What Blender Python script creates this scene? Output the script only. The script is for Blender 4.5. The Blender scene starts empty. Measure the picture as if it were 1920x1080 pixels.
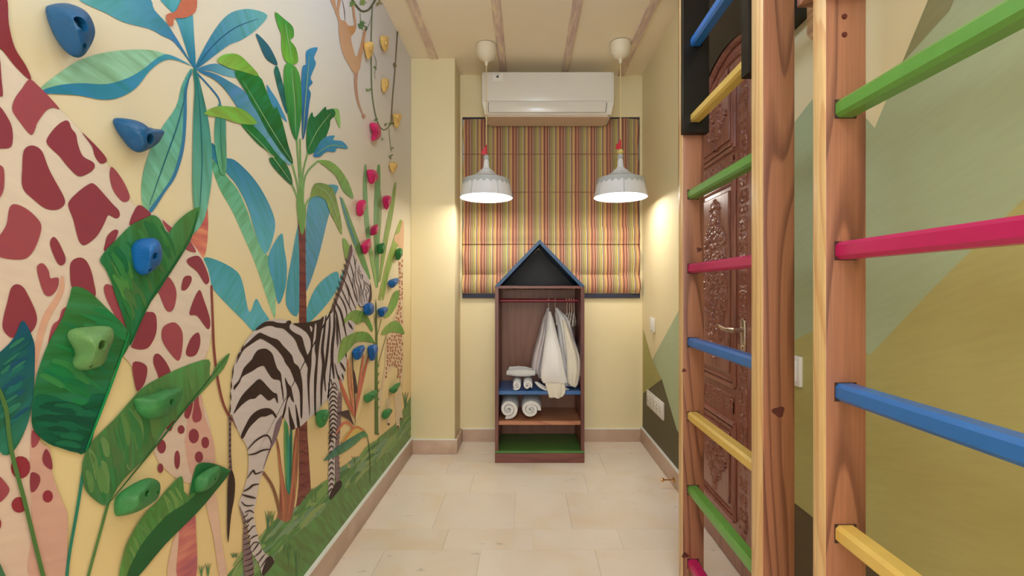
import bpy, bmesh, math, random
from mathutils import Vector, Matrix, noise
from mathutils.bvhtree import BVHTree
random.seed(7)
SC = bpy.context.scene; COL = SC.collection
PI = math.pi
# ---------------------------------------------------------------- camera
F = 853.0; VX = 987.0; VY = 540.0; EYE = 1.15
Y_FRONT = -2.2
WL, WR, CEIL, BACK = -0.805, 0.87, 2.75, 3.418     # left wall, right wall, ceiling, window wall
cd = bpy.data.cameras.new('camera'); cam = bpy.data.objects.new('camera', cd); COL.objects.link(cam)
cam.location = (0, 0, EYE); cam.rotation_euler = (PI/2, 0, 0)
cd.sensor_width = 36; cd.lens = F/1920*36; cd.shift_x = -(VX-960)/1920; cd.clip_start = 0.02
SC.camera = cam
# ---------------------------------------------------------------- world, lights, exposure
SC.view_settings.view_transform = 'Standard'; SC.view_settings.look = 'None'
SC.view_settings.gamma = 1; SC.view_settings.use_curve_mapping = False
SC.view_settings.exposure = 0.5
w = bpy.data.worlds.new('world'); SC.world = w; w.use_nodes = True
w.node_tree.nodes['Background'].inputs[0].default_value = (0.75, 0.85, 1.0, 1)
w.node_tree.nodes['Background'].inputs[1].default_value = 0.6
def area(name, loc, size, power, col, rot=(0, 0, 0), sy=None, spread=None):
    l = bpy.data.lights.new(name, 'AREA'); l.energy = power; l.color = col
    l.shape = 'RECTANGLE' if sy else 'DISK'; l.size = size
    if sy: l.size_y = sy
    if spread: l.spread = spread
    o = bpy.data.objects.new(name, l); COL.objects.link(o); o.location = loc; o.rotation_euler = rot
    return o
LIGHTS = [  # unseen globes, added in number to spread the ceiling light: x, y, power, colour
    (-0.05, 1.50, 5.6, (0.52, 0.72, 1.0)),
    (0.05, 0.95, 4.6, (0.68, 0.82, 1.0)),
    (0.00, 0.40, 5.0, (0.76, 0.87, 1.0)),
    (0.00, -0.50, 8.0, (0.80, 0.90, 1.0)),
    (0.00, -1.50, 12.0, (0.80, 0.90, 1.0)),
]
PEND = 2.0
area('added_rear_fill', (0.0, Y_FRONT+0.06, 1.25), 1.3, 24, (0.84, 0.91, 1.0), (PI/2, 0, 0), 1.9)   # soft fill light added behind the viewer, no known window there

# ---------------------------------------------------------------- helpers
def lin(c):
    r = []
    for v in c[:3]:
        v = v/255.0
        r.append(v/12.92 if v <= 0.04045 else ((v+0.055)/1.055)**2.4)
    return tuple(r)+(1.0,)
def tag(o, label=None, cat=None, group=None, kind=None):
    if label: o['label'] = label
    if cat: o['category'] = cat
    if group: o['group'] = group
    if kind: o['kind'] = kind
    return o
def empty(name, loc=(0, 0, 0), rz=0.0, parent=None):
    o = bpy.data.objects.new(name, None); COL.objects.link(o); o.location = loc; o.rotation_euler = (0, 0, rz)
    o.empty_display_size = 0.05
    if parent: o.parent = parent
    return o
def link(name, me, mat=None, parent=None, loc=None, rot=None):
    if mat is not None and len(me.materials) == 0:
        for m in (mat if isinstance(mat, (list, tuple)) else [mat]): me.materials.append(m)
    o = bpy.data.objects.new(name, me); COL.objects.link(o)
    if loc is not None: o.location = loc
    if rot is not None: o.rotation_euler = rot
    if parent: o.parent = parent
    return o
def fin(name, bm, mat=None, parent=None, smooth=False, loc=None, rot=None, bevel=0, bseg=2, angle=40):
    if bevel:
        es = [e for e in bm.edges if len(e.link_faces) == 2 and e.calc_face_angle(0) > math.radians(30)]
        bmesh.ops.bevel(bm, geom=es, offset=bevel, segments=bseg, profile=0.5, affect='EDGES', clamp_overlap=True)
    bmesh.ops.recalc_face_normals(bm, faces=bm.faces)
    me = bpy.data.meshes.new(name); bm.to_mesh(me); bm.free()
    if smooth:
        for p in me.polygons: p.use_smooth = True
        try: me.set_sharp_from_angle(angle=math.radians(angle))
        except Exception: pass
    return link(name, me, mat, parent, loc, rot)
def box(bm, x0, x1, y0, y1, z0, z1):
    m = Matrix.Translation(((x0+x1)/2, (y0+y1)/2, (z0+z1)/2)) @ Matrix.Diagonal((abs(x1-x0), abs(y1-y0), abs(z1-z0), 1))
    return bmesh.ops.create_cube(bm, size=1, matrix=m)['verts']
def boxo(name, b, mat, parent=None, bevel=0.0, smooth=True):
    bm = bmesh.new(); box(bm, *b); return fin(name, bm, mat, parent, smooth=bevel > 0 and smooth, bevel=bevel)
def tube(bm, pts, r, n=10, caps=True, closed=False):
    pts = [Vector(p) for p in pts]; rings = []; N = len(pts)
    rr = r if isinstance(r, (list, tuple)) else [r]*N
    up = Vector((0, 0, 1))
    for i, p in enumerate(pts):
        a = pts[(i-1) % N] if (closed or i > 0) else p; b = pts[(i+1) % N] if (closed or i < N-1) else p
        t = (b-a).normalized()
        u = t.cross(up)
        if u.length < 1e-3: u = t.cross(Vector((1, 0, 0)))
        u.normalize(); v = u.cross(t).normalized()
        rings.append([bm.verts.new(p+(u*math.cos(2*PI*k/n)+v*math.sin(2*PI*k/n))*rr[i]) for k in range(n)])
    for i in range(N if closed else N-1):
        A, B = rings[i], rings[(i+1) % N]
        for k in range(n): bm.faces.new((A[k], A[(k+1) % n], B[(k+1) % n], B[k]))
    if caps and not closed:
        bm.faces.new(rings[0][::-1]); bm.faces.new(rings[-1])
def lathe(bm, prof, n=32, c=(0, 0, 0), caps=True):
    rings = []
    for r, z in prof:
        rings.append([bm.verts.new((c[0]+r*math.cos(2*PI*k/n), c[1]+r*math.sin(2*PI*k/n), c[2]+z)) for k in range(n)])
    for A, B in zip(rings, rings[1:]):
        for k in range(n): bm.faces.new((A[k], A[(k+1) % n], B[(k+1) % n], B[k]))
    if caps:
        if prof[0][0] > 1e-5: bm.faces.new(rings[0][::-1])
        if prof[-1][0] > 1e-5: bm.faces.new(rings[-1])
def crs(pts, closed=True, sub=5):
    """Catmull-Rom through 2-D points"""
    n = len(pts); out = []
    rng = range(n) if closed else range(n-1)
    for i in rng:
        g = (lambda k: pts[k % n]) if closed else (lambda k: pts[max(0, min(n-1, k))])
        p0, p1, p2, p3 = g(i-1), g(i), g(i+1), g(i+2)
        for s in range(sub):
            t = s/sub; t2 = t*t; t3 = t2*t
            out.append(tuple(0.5*((2*b)+(-a+c)*t+(2*a-5*b+4*c-d)*t2+(-a+3*b-3*c+d)*t3) for a, b, c, d in zip(p0, p1, p2, p3)))
    if not closed: out.append(tuple(pts[-1]))
    return out

# ---------------------------------------------------------------- materials
MATS = {}
def newmat(name):
    m = bpy.data.materials.new(name); m.use_nodes = True; nt = m.node_tree
    b = nt.nodes['Principled BSDF']; return m, nt, b
def N(nt, t, **k):
    n = nt.nodes.new(t)
    for a, v in k.items(): setattr(n, a, v)
    return n
def mat(name, col, rough=0.5, metal=0.0, noise_amt=0.06, nscale=8.0, bump=0.0, bscale=120.0, stretch=None, coat=0.0, spec=0.5, sheen=0.0, rand=0.0):
    if name in MATS: return MATS[name]
    m, nt, b = newmat(name); L = nt.links.new
    c = lin(col)
    tc = N(nt, 'ShaderNodeTexCoord'); mp = N(nt, 'ShaderNodeMapping'); L(tc.outputs['Object'], mp.inputs[0])
    if stretch: mp.inputs['Scale'].default_value = stretch
    ns = N(nt, 'ShaderNodeTexNoise'); ns.inputs['Scale'].default_value = nscale; ns.inputs['Detail'].default_value = 6
    L(mp.outputs[0], ns.inputs['Vector'])
    mr = N(nt, 'ShaderNodeMapRange'); mr.inputs[1].default_value = 0.3; mr.inputs[2].default_value = 0.7
    mr.inputs[3].default_value = 1-noise_amt; mr.inputs[4].default_value = 1+noise_amt
    L(ns.outputs[0], mr.inputs[0])
    hsv = N(nt, 'ShaderNodeHueSaturation'); hsv.inputs['Color'].default_value = c
    L(mr.outputs[0], hsv.inputs['Value']); L(hsv.outputs[0], b.inputs['Base Color'])
    if rand:
        oi = N(nt, 'ShaderNodeObjectInfo'); m2 = N(nt, 'ShaderNodeMapRange'); m2.inputs[3].default_value = 1-rand; m2.inputs[4].default_value = 1+rand
        L(oi.outputs['Random'], m2.inputs[0]); mm = N(nt, 'ShaderNodeMath', operation='MULTIPLY')
        L(mr.outputs[0], mm.inputs[0]); L(m2.outputs[0], mm.inputs[1]); L(mm.outputs[0], hsv.inputs['Value'])
    b.inputs['Roughness'].default_value = rough; b.inputs['Metallic'].default_value = metal
    b.inputs['Specular IOR Level'].default_value = spec
    b.inputs['Coat Weight'].default_value = coat; b.inputs['Coat Roughness'].default_value = 0.12
    if sheen: b.inputs['Sheen Weight'].default_value = sheen
    if bump:
        n2 = N(nt, 'ShaderNodeTexNoise'); n2.inputs['Scale'].default_value = bscale; n2.inputs['Detail'].default_value = 4
        L(mp.outputs[0], n2.inputs['Vector'])
        bp = N(nt, 'ShaderNodeBump'); bp.inputs['Strength'].default_value = bump; bp.inputs['Distance'].default_value = 0.004
        L(n2.outputs[0], bp.inputs['Height']); L(bp.outputs[0], b.inputs['Normal'])
    MATS[name] = m; return m
def ramp(nt, stops, interp='LINEAR'):
    r = N(nt, 'ShaderNodeValToRGB'); cr = r.color_ramp; cr.interpolation = interp
    while len(cr.elements) > 1: cr.elements.remove(cr.elements[0])
    cr.elements[0].position = stops[0][0]; cr.elements[0].color = lin(stops[0][1])
    for p, c in stops[1:]:
        e = cr.elements.new(p); e.color = lin(c)
    return r
def wood(name, light, dark, axis='Z', scale=16.0, rough=0.45, coat=0.15, knots=True, band=1.0):
    """sawn timber: stretched rings plus fine fibre and a few knots"""
    m, nt, b = newmat(name); L = nt.links.new
    tc = N(nt, 'ShaderNodeTexCoord'); oi = N(nt, 'ShaderNodeObjectInfo')
    ofs = N(nt, 'ShaderNodeVectorMath', operation='MULTIPLY_ADD')
    ofs.inputs[1].default_value = (1, 1, 1); L(tc.outputs['Object'], ofs.inputs[0])
    cmb = N(nt, 'ShaderNodeCombineXYZ'); sc = N(nt, 'ShaderNodeMath', operation='MULTIPLY'); sc.inputs[1].default_value = 7.3
    L(oi.outputs['Random'], sc.inputs[0]); L(sc.outputs[0], cmb.inputs[0]); L(sc.outputs[0], cmb.inputs[2]); L(cmb.outputs[0], ofs.inputs[2])
    s = {'X': (0.10, 1, 1), 'Y': (1, 0.10, 1), 'Z': (1, 1, 0.10)}[axis]
    mp = N(nt, 'ShaderNodeMapping'); mp.inputs['Scale'].default_value = s; L(ofs.outputs[0], mp.inputs[0])
    big = N(nt, 'ShaderNodeTexNoise'); big.inputs['Scale'].default_value = scale*0.55; big.inputs['Detail'].default_value = 1.5
    L(mp.outputs[0], big.inputs['Vector'])
    mul = N(nt, 'ShaderNodeMath', operation='MULTIPLY'); mul.inputs[1].default_value = 9.0*band; L(big.outputs[0], mul.inputs[0])
    fr = N(nt, 'ShaderNodeMath', operation='FRACT'); L(mul.outputs[0], fr.inputs[0])
    r = ramp(nt, [(0.0, light), (0.55, light), (0.86, dark), (0.93, dark), (1.0, light)]); L(fr.outputs[0], r.inputs[0])
    s2 = {'X': (0.02, 1, 1), 'Y': (1, 0.02, 1), 'Z': (1, 1, 0.02)}[axis]
    mp2 = N(nt, 'ShaderNodeMapping'); mp2.inputs['Scale'].default_value = s2; L(ofs.outputs[0], mp2.inputs[0])
    fib = N(nt, 'ShaderNodeTexNoise'); fib.inputs['Scale'].default_value = 260; fib.inputs['Detail'].default_value = 3
    L(mp2.outputs[0], fib.inputs['Vector'])
    mr = N(nt, 'ShaderNodeMapRange'); mr.inputs[1].default_value = 0.3; mr.inputs[2].default_value = 0.7; mr.inputs[3].default_value = 0.86; mr.inputs[4].default_value = 1.1
    L(fib.outputs[0], mr.inputs[0])
    mx = N(nt, 'ShaderNodeMix', data_type='RGBA', blend_type='MIX'); mx.inputs[0].default_value = 0.62
    L(r.outputs[0], mx.inputs[7]); mx.inputs[6].default_value = lin(tuple((a*2+c)/3 for a, c in zip(light, dark)))
    hsv = N(nt, 'ShaderNodeHueSaturation'); L(mx.outputs[2], hsv.inputs['Color']); L(mr.outputs[0], hsv.inputs['Value'])
    out = hsv.outputs[0]
    if knots:
        sk = {'X': (0.55, 1, 1), 'Y': (1, 0.55, 1), 'Z': (1, 1, 0.55)}[axis]
        mp3 = N(nt, 'ShaderNodeMapping'); mp3.inputs['Scale'].default_value = sk; L(ofs.outputs[0], mp3.inputs[0])
        vo = N(nt, 'ShaderNodeTexVoronoi'); vo.inputs['Scale'].default_value = 6.0; L(mp3.outputs[0], vo.inputs['Vector'])
        kr = N(nt, 'ShaderNodeMapRange'); kr.inputs[1].default_value = 0.055; kr.inputs[2].default_value = 0.12; kr.inputs[3].default_value = 1; kr.inputs[4].default_value = 0
        L(vo.outputs['Distance'], kr.inputs[0])
        mk = N(nt, 'ShaderNodeMix', data_type='RGBA'); L(kr.outputs[0], mk.inputs[0]); L(out, mk.inputs[6])
        mk.inputs[7].default_value = lin(tuple(c*0.55 for c in dark)); out = mk.outputs[2]
    L(out, b.inputs['Base Color']); b.inputs['Roughness'].default_value = rough
    b.inputs['Coat Weight'].default_value = coat; b.inputs['Coat Roughness'].default_value = 0.2
    bp = N(nt, 'ShaderNodeBump'); bp.inputs['Strength'].default_value = 0.12; bp.inputs['Distance'].default_value = 0.002
    L(fib.outputs[0], bp.inputs['Height']); L(bp.outputs[0], b.inputs['Normal'])
    MATS[name] = m; return m
def marble(name, a, bcol, c, rough=0.28, rand=0.06):
    m, nt, b = newmat(name); L = nt.links.new
    tc = N(nt, 'ShaderNodeTexCoord'); oi = N(nt, 'ShaderNodeObjectInfo')
    sc = N(nt, 'ShaderNodeMath', operation='MULTIPLY'); sc.inputs[1].default_value = 23.0; L(oi.outputs['Random'], sc.inputs[0])
    n1 = N(nt, 'ShaderNodeTexNoise', noise_dimensions='4D'); n1.inputs['Scale'].default_value = 3.2; n1.inputs['Detail'].default_value = 8; n1.inputs['Distortion'].default_value = 0.8
    L(tc.outputs['Object'], n1.inputs['Vector']); L(sc.outputs[0], n1.inputs['W'])
    r = ramp(nt, [(0.32, a), (0.5, bcol), (0.68, c)]); L(n1.outputs[0], r.inputs[0])
    n2 = N(nt, 'ShaderNodeTexNoise', noise_dimensions='4D'); n2.inputs['Scale'].default_value = 26; n2.inputs['Detail'].default_value = 3
    mp = N(nt, 'ShaderNodeMapping'); mp.inputs['Scale'].default_value = (0.5, 1.2, 1); L(tc.outputs['Object'], mp.inputs[0]); L(mp.outputs[0], n2.inputs['Vector']); L(sc.outputs[0], n2.inputs['W'])
    mr = N(nt, 'ShaderNodeMapRange'); mr.inputs[1].default_value = 0.66; mr.inputs[2].default_value = 0.76; mr.inputs[3].default_value = 0; mr.inputs[4].default_value = 0.55; L(n2.outputs[0], mr.inputs[0])
    mx = N(nt, 'ShaderNodeMix', data_type='RGBA'); L(mr.outputs[0], mx.inputs[0]); L(r.outputs[0], mx.inputs[6]); mx.inputs[7].default_value = lin(tuple(v*0.66 for v in bcol))
    m2 = N(nt, 'ShaderNodeMapRange'); m2.inputs[3].default_value = 1-rand; m2.inputs[4].default_value = 1+rand; L(oi.outputs['Random'], m2.inputs[0])
    hsv = N(nt, 'ShaderNodeHueSaturation'); L(mx.outputs[2], hsv.inputs['Color']); L(m2.outputs[0], hsv.inputs['Value'])
    L(hsv.outputs[0], b.inputs['Base Color']); b.inputs['Roughness'].default_value = rough
    MATS[name] = m; return m
def emis(name, col, s):
    m, nt, b = newmat(name); b.inputs['Base Color'].default_value = lin(col); b.inputs['Emission Color'].default_value = lin(col); b.inputs['Emission Strength'].default_value = s
    MATS[name] = m; return m
def paintmat(name, ang, amt=0.10, sc=9.0):
    """acrylic wall paint: colour from the 'Col' attribute, brush streaks along one direction"""
    m, nt, b = newmat(name); L = nt.links.new
    at = N(nt, 'ShaderNodeAttribute', attribute_name='Col')
    tc = N(nt, 'ShaderNodeTexCoord')
    mp = N(nt, 'ShaderNodeMapping'); mp.inputs['Rotation'].default_value = (ang, 0, 0); L(tc.outputs['Object'], mp.inputs[0])
    mp2 = N(nt, 'ShaderNodeMapping'); mp2.inputs['Scale'].default_value = (1, 1.2, 9); L(mp.outputs[0], mp2.inputs[0])
    ns = N(nt, 'ShaderNodeTexNoise'); ns.inputs['Scale'].default_value = sc; ns.inputs['Detail'].default_value = 5; L(mp2.outputs[0], ns.inputs['Vector'])
    mr = N(nt, 'ShaderNodeMapRange'); mr.inputs[1].default_value = 0.3; mr.inputs[2].default_value = 0.7; mr.inputs[3].default_value = 1-amt*1.3; mr.inputs[4].default_value = 1+amt; L(ns.outputs[0], mr.inputs[0])
    hm = N(nt, 'ShaderNodeMapRange'); hm.inputs[1].default_value = 0.3; hm.inputs[2].default_value = 0.7; hm.inputs[3].default_value = 0.5-amt*0.12; hm.inputs[4].default_value = 0.5+amt*0.12; L(ns.outputs[0], hm.inputs[0])
    hsv = N(nt, 'ShaderNodeHueSaturation'); L(at.outputs['Color'], hsv.inputs['Color']); L(mr.outputs[0], hsv.inputs['Value']); L(hm.outputs[0], hsv.inputs['Hue'])
    L(hsv.outputs[0], b.inputs['Base Color']); b.inputs['Roughness'].default_value = 0.55; b.inputs['Specular IOR Level'].default_value = 0.3
    MATS[name] = m; return m
PM = {'flat': paintmat('mural_paint', 0.3, 0.03), 'h': paintmat('mural_paint_level_strokes', 0.15, 0.2, 7),
      'd': paintmat('mural_paint_falling_strokes', -0.8, 0.2, 7), 'u': paintmat('mural_paint_rising_strokes', 0.8, 0.2, 7), 'v': paintmat('mural_paint_upright_strokes', 1.5, 0.2, 7)}
# ---------------------------------------------------------------- room shell
M_cream = mat('wall_paint_cream', (238, 222, 178), 0.6, noise_amt=0.02, nscale=2.5, bump=0.05, bscale=60)
M_mural = mat('wall_paint_pale_ochre', (236, 218, 176), 0.6, noise_amt=0.02, nscale=2.0, bump=0.05, bscale=60)
m_, nt_, b_ = newmat('mural_ground_paint_cool_light'); L_ = nt_.links.new
tc_ = N(nt_, 'ShaderNodeTexCoord'); sp_ = N(nt_, 'ShaderNodeSeparateXYZ'); L_(tc_.outputs['Object'], sp_.inputs[0])
ns_ = N(nt_, 'ShaderNodeTexNoise'); ns_.inputs['Scale'].default_value = 1.6; ns_.inputs['Detail'].default_value = 5; L_(tc_.outputs['Object'], ns_.inputs['Vector'])
ma_ = N(nt_, 'ShaderNodeMath', operation='MULTIPLY_ADD'); ma_.inputs[1].default_value = 0.5; L_(ns_.outputs[0], ma_.inputs[0]); L_(sp_.outputs['Z'], ma_.inputs[2])
mr_ = N(nt_, 'ShaderNodeMapRange'); mr_.inputs[1].default_value = 0.5; mr_.inputs[2].default_value = 2.7; L_(ma_.outputs[0], mr_.inputs[0])
rp_ = ramp(nt_, [(0.0, (236, 206, 148)), (0.35, (236, 216, 164)), (0.65, (228, 218, 194)), (1.0, (224, 220, 220))]); L_(mr_.outputs[0], rp_.inputs[0])  # yellow mural ground; cool lamp light is partly put into the lavender top
L_(rp_.outputs[0], b_.inputs['Base Color']); b_.inputs['Roughness'].default_value = 0.6
M_mural = m_
M_ceil = mat('ceiling_paint', (255, 238, 208), 0.7, noise_amt=0.03, nscale=2)
m_, nt_, b_ = newmat('whitewashed_beam'); L_ = nt_.links.new
tc_ = N(nt_, 'ShaderNodeTexCoord'); mp_ = N(nt_, 'ShaderNodeMapping'); mp_.inputs['Scale'].default_value = (2.2, 0.35, 1); L_(tc_.outputs['Object'], mp_.inputs[0])
ns_ = N(nt_, 'ShaderNodeTexNoise'); ns_.inputs['Scale'].default_value = 14; ns_.inputs['Detail'].default_value = 8; ns_.inputs['Roughness'].default_value = 0.7; L_(mp_.outputs[0], ns_.inputs['Vector'])
rp_ = ramp(nt_, [(0.34, (206, 176, 162)), (0.5, (226, 200, 182)), (0.62, (248, 226, 192))]); L_(ns_.outputs[0], rp_.inputs[0]); L_(rp_.outputs[0], b_.inputs['Base Color']); b_.inputs['Roughness'].default_value = 0.75
M_beam = m_
M_base = marble('marble_skirting', (206, 178, 156), (196, 166, 145), (214, 188, 168), 0.35)
M_tile = marble('marble_tile', (238, 226, 214), (235, 221, 206), (232, 214, 190), 0.24, rand=0.03)
M_grout = mat('grout', (212, 194, 170), 0.8)
M_white = mat('white_trim_paint', (238, 236, 230), 0.45, noise_amt=0.02)
Y0 = -2.2
floor = boxo('floor', (WL-0.1, WR+0.1, Y0-0.1, BACK+0.12, -0.06, -0.004), M_grout); tag(floor, kind='structure')
rows = [Y0]; 
cuts = [-1.9, -1.5, -1.1, -0.7, -0.3, 0.1, 0.5, 0.9, 1.3, 1.62, 1.998, 2.17, 2.554, 2.80, 3.16, BACK]
fixed = {11: [-0.37, 0.03, 0.43], 12: [-0.45, -0.06, 0.22], 13: [-0.32, 0.35], 10: [-0.62, -0.2, 0.3], 14: [-0.5, 0.05, 0.5]}
rnd = random.Random(3); ya = Y0; ti = 0
for i, yb in enumerate(cuts):
    xs = fixed.get(i) or [WL+0.25+rnd.random()*0.25+k*0.48 for k in range(3)]
    xs = [WL]+[x for x in xs if x < WR-0.1]+[WR]
    for xa, xb in zip(xs, xs[1:]):
        bm = bmesh.new(); g = 0.0004
        dz = rnd.uniform(-0.0003, 0.0003)
        vs = box(bm, xa+g, xb-g, ya+g, yb-g, -0.004, 0.0+dz)
        fin('tile', bm, M_tile, floor, bevel=0.0003, bseg=1)
    ya = yb
wl = boxo('wall_left', (WL-0.12, WL, Y0, BACK+0.12, 0, CEIL), M_mural); tag(wl, kind='structure')
wr = boxo('wall_right', (WR, WR+0.12, Y0, BACK+0.12, 0, CEIL), M_cream); tag(wr, kind='structure')
wf = boxo('wall_front', (WL-0.12, WR+0.12, Y0-0.12, Y0, 0, CEIL), M_cream); tag(wf, kind='structure')
WX0, WX1, WZ0, WZ1 = -0.482, 0.853, 1.075, 2.435
bm = bmesh.new()
for b in ((WL-0.12, WX0, BACK, BACK+0.12, 0, CEIL), (WX1, WR+0.12, BACK, BACK+0.12, 0, CEIL), (WX0, WX1, BACK, BACK+0.12, 0, WZ0), (WX0, WX1, BACK, BACK+0.12, WZ1, CEIL)):
    box(bm, *b)
wb = fin('wall_back', bm, M_cream); tag(wb, kind='structure')
PX = -0.497; PY = 3.164
pil = boxo('pillar', (WL, PX, PY, BACK, 0, CEIL), M_cream, bevel=0.004); tag(pil, kind='structure')
ceil = boxo('ceiling', (WL-0.12, WR+0.12, Y0-0.12, BACK+0.12, CEIL, CEIL+0.1), M_ceil); tag(ceil, kind='structure')
for bx in (-0.64, -0.17, 0.285, 0.71):
    bm = bmesh.new(); ye = PY-0.0 if bx < -0.5 else BACK
    n = 60; L_ = ye-Y0
    vs = []
    for i in range(n+1):
        y = Y0+L_*i/n; q = noise.noise(Vector((bx*9, y*5, 0)))*0.004; q2 = noise.noise(Vector((bx*9, y*5, 7)))*0.004
        vs.append([bm.verts.new(p) for p in ((bx-0.028+q, y, CEIL+0.002), (bx-0.024+q, y, CEIL-0.010), (bx+0.024+q2, y, CEIL-0.010), (bx+0.028+q2, y, CEIL+0.002))])
    for A, B in zip(vs, vs[1:]):
        for k in range(3): bm.faces.new((A[k], A[k+1], B[k+1], B[k]))
    bm.faces.new(vs[0][::-1]); bm.faces.new(vs[-1])
    fin('ceiling_beam', bm, M_beam, ceil)
BT, BH = 0.018, 0.105
def skirting(name, b): return tag(boxo(name, b, M_base, bevel=0.003), kind='structure')
def whitebead(par, b): boxo('white_bead', b, M_white, par)
s = skirting('baseboard_left', (WL, WL+BT, Y0, PY-BT, 0, BH)); whitebead(s, (WL, WL+BT-0.001, Y0, PY, BH, BH+0.006))
s = skirting('baseboard_right', (WR-BT, WR, 2.42, BACK-BT, 0, BH)); whitebead(s, (WR-BT+0.001, WR, 2.42, BACK, BH, BH+0.006))
s = skirting('baseboard_back', (PX+BT, WR, BACK-BT, BACK, 0, BH-0.012)); whitebead(s, (PX, WR, BACK-BT+0.001, BACK, BH-0.012, BH-0.008))
s = skirting('baseboard_pillar', (WL, PX+BT, PY-BT, PY, 0, BH-0.008)); whitebead(s, (WL, PX+BT-.001, PY-BT+0.001, PY, BH-0.008, BH-0.004))
skirting('baseboard_pillar_return', (PX, PX+BT, PY, BACK, 0, BH-0.008))
skirting('baseboard_right_front', (WR-BT, WR, Y0, 1.50, 0, BH))
# unseen globe lamps, shape and count chosen to even out the light
for i_, (gx, gy, pw, gc) in enumerate(LIGHTS):
    t = empty('unseen_globe_lamp', (gx, gy, CEIL)); tag(t, ['unseen round ceiling lamp nearest the air conditioner', 'second unseen round ceiling lamp from the air conditioner', 'unseen round ceiling lamp over the viewer', 'added round fill lamp behind the viewer', 'rearmost added round fill lamp'][i_], 'lamp', 'unseen round lamps on the ceiling')
    bm = bmesh.new(); lathe(bm, [(0.06, 0), (0.06, -0.012), (0.03, -0.02), (0.018, -0.05), (0.018, -0.255), (0.0, -0.256)], 28); fin('lamp_base', bm, M_white, t, smooth=True)
    bm = bmesh.new(); bmesh.ops.create_uvsphere(bm, u_segments=24, v_segments=16, radius=0.085, matrix=Matrix.Translation((0, 0, -0.335)))
    m_, nt_, b_ = newmat('lit_globe'); b_.inputs['Emission Color'].default_value = (*gc, 1); b_.inputs['Emission Strength'].default_value = pw/(PI*4*PI*0.085**2)
    fin('lit_globe', bm, m_, t, smooth=True)
w2 = empty('added_fill_window', (0, Y0, 1.25)); tag(w2, kind='structure')  # added frame round the rear fill light; the wall behind it is solid
bm = bmesh.new()
for b in ((-.72, .72, 0, .05, -1.02, -.95), (-.72, .72, 0, .05, .95, 1.02), (-.72, -.65, 0, .05, -.95, .95), (.65, .72, 0, .05, -.95, .95)): box(bm, *b)
fin('window_frame', bm, M_white, w2)
# window behind the blind
win = empty('window_1', ((WX0+WX1)/2, BACK+0.06, WZ0)); tag(win, kind='structure')
M_glass, nt_, b_ = newmat('window_glass'); b_.inputs['Transmission Weight'].default_value = 0.9; b_.inputs['Roughness'].default_value = 0.05; b_.inputs['Base Color'].default_value = (0.8, 0.9, 1, 1)
M_frame = mat('window_frame_white', (225, 228, 232), 0.4, noise_amt=0.02)
cx, cy, cz = (WX0+WX1)/2, BACK+0.06, WZ0
bm = bmesh.new(); W = WX1-WX0; H = WZ1-WZ0
for b in ((-W/2, W/2, -.02, .02, 0, .05), (-W/2, W/2, -.02, .02, H-.05, H), (-W/2, -W/2+.05, -.02, .02, .05, H-.05), (W/2-.05, W/2, -.02, .02, .05, H-.05), (-.025, .025, -.02, .02, .05, H-.05)):
    box(bm, *b)
fin('window_frame', bm, M_frame, win)
for sx in (-1, 1):
    bm = bmesh.new(); box(bm, min(sx*.03, sx*(W/2-.05)), max(sx*.03, sx*(W/2-.05)), -.003, .003, .055, H-.055); fin('pane', bm, M_glass, win)

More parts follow.
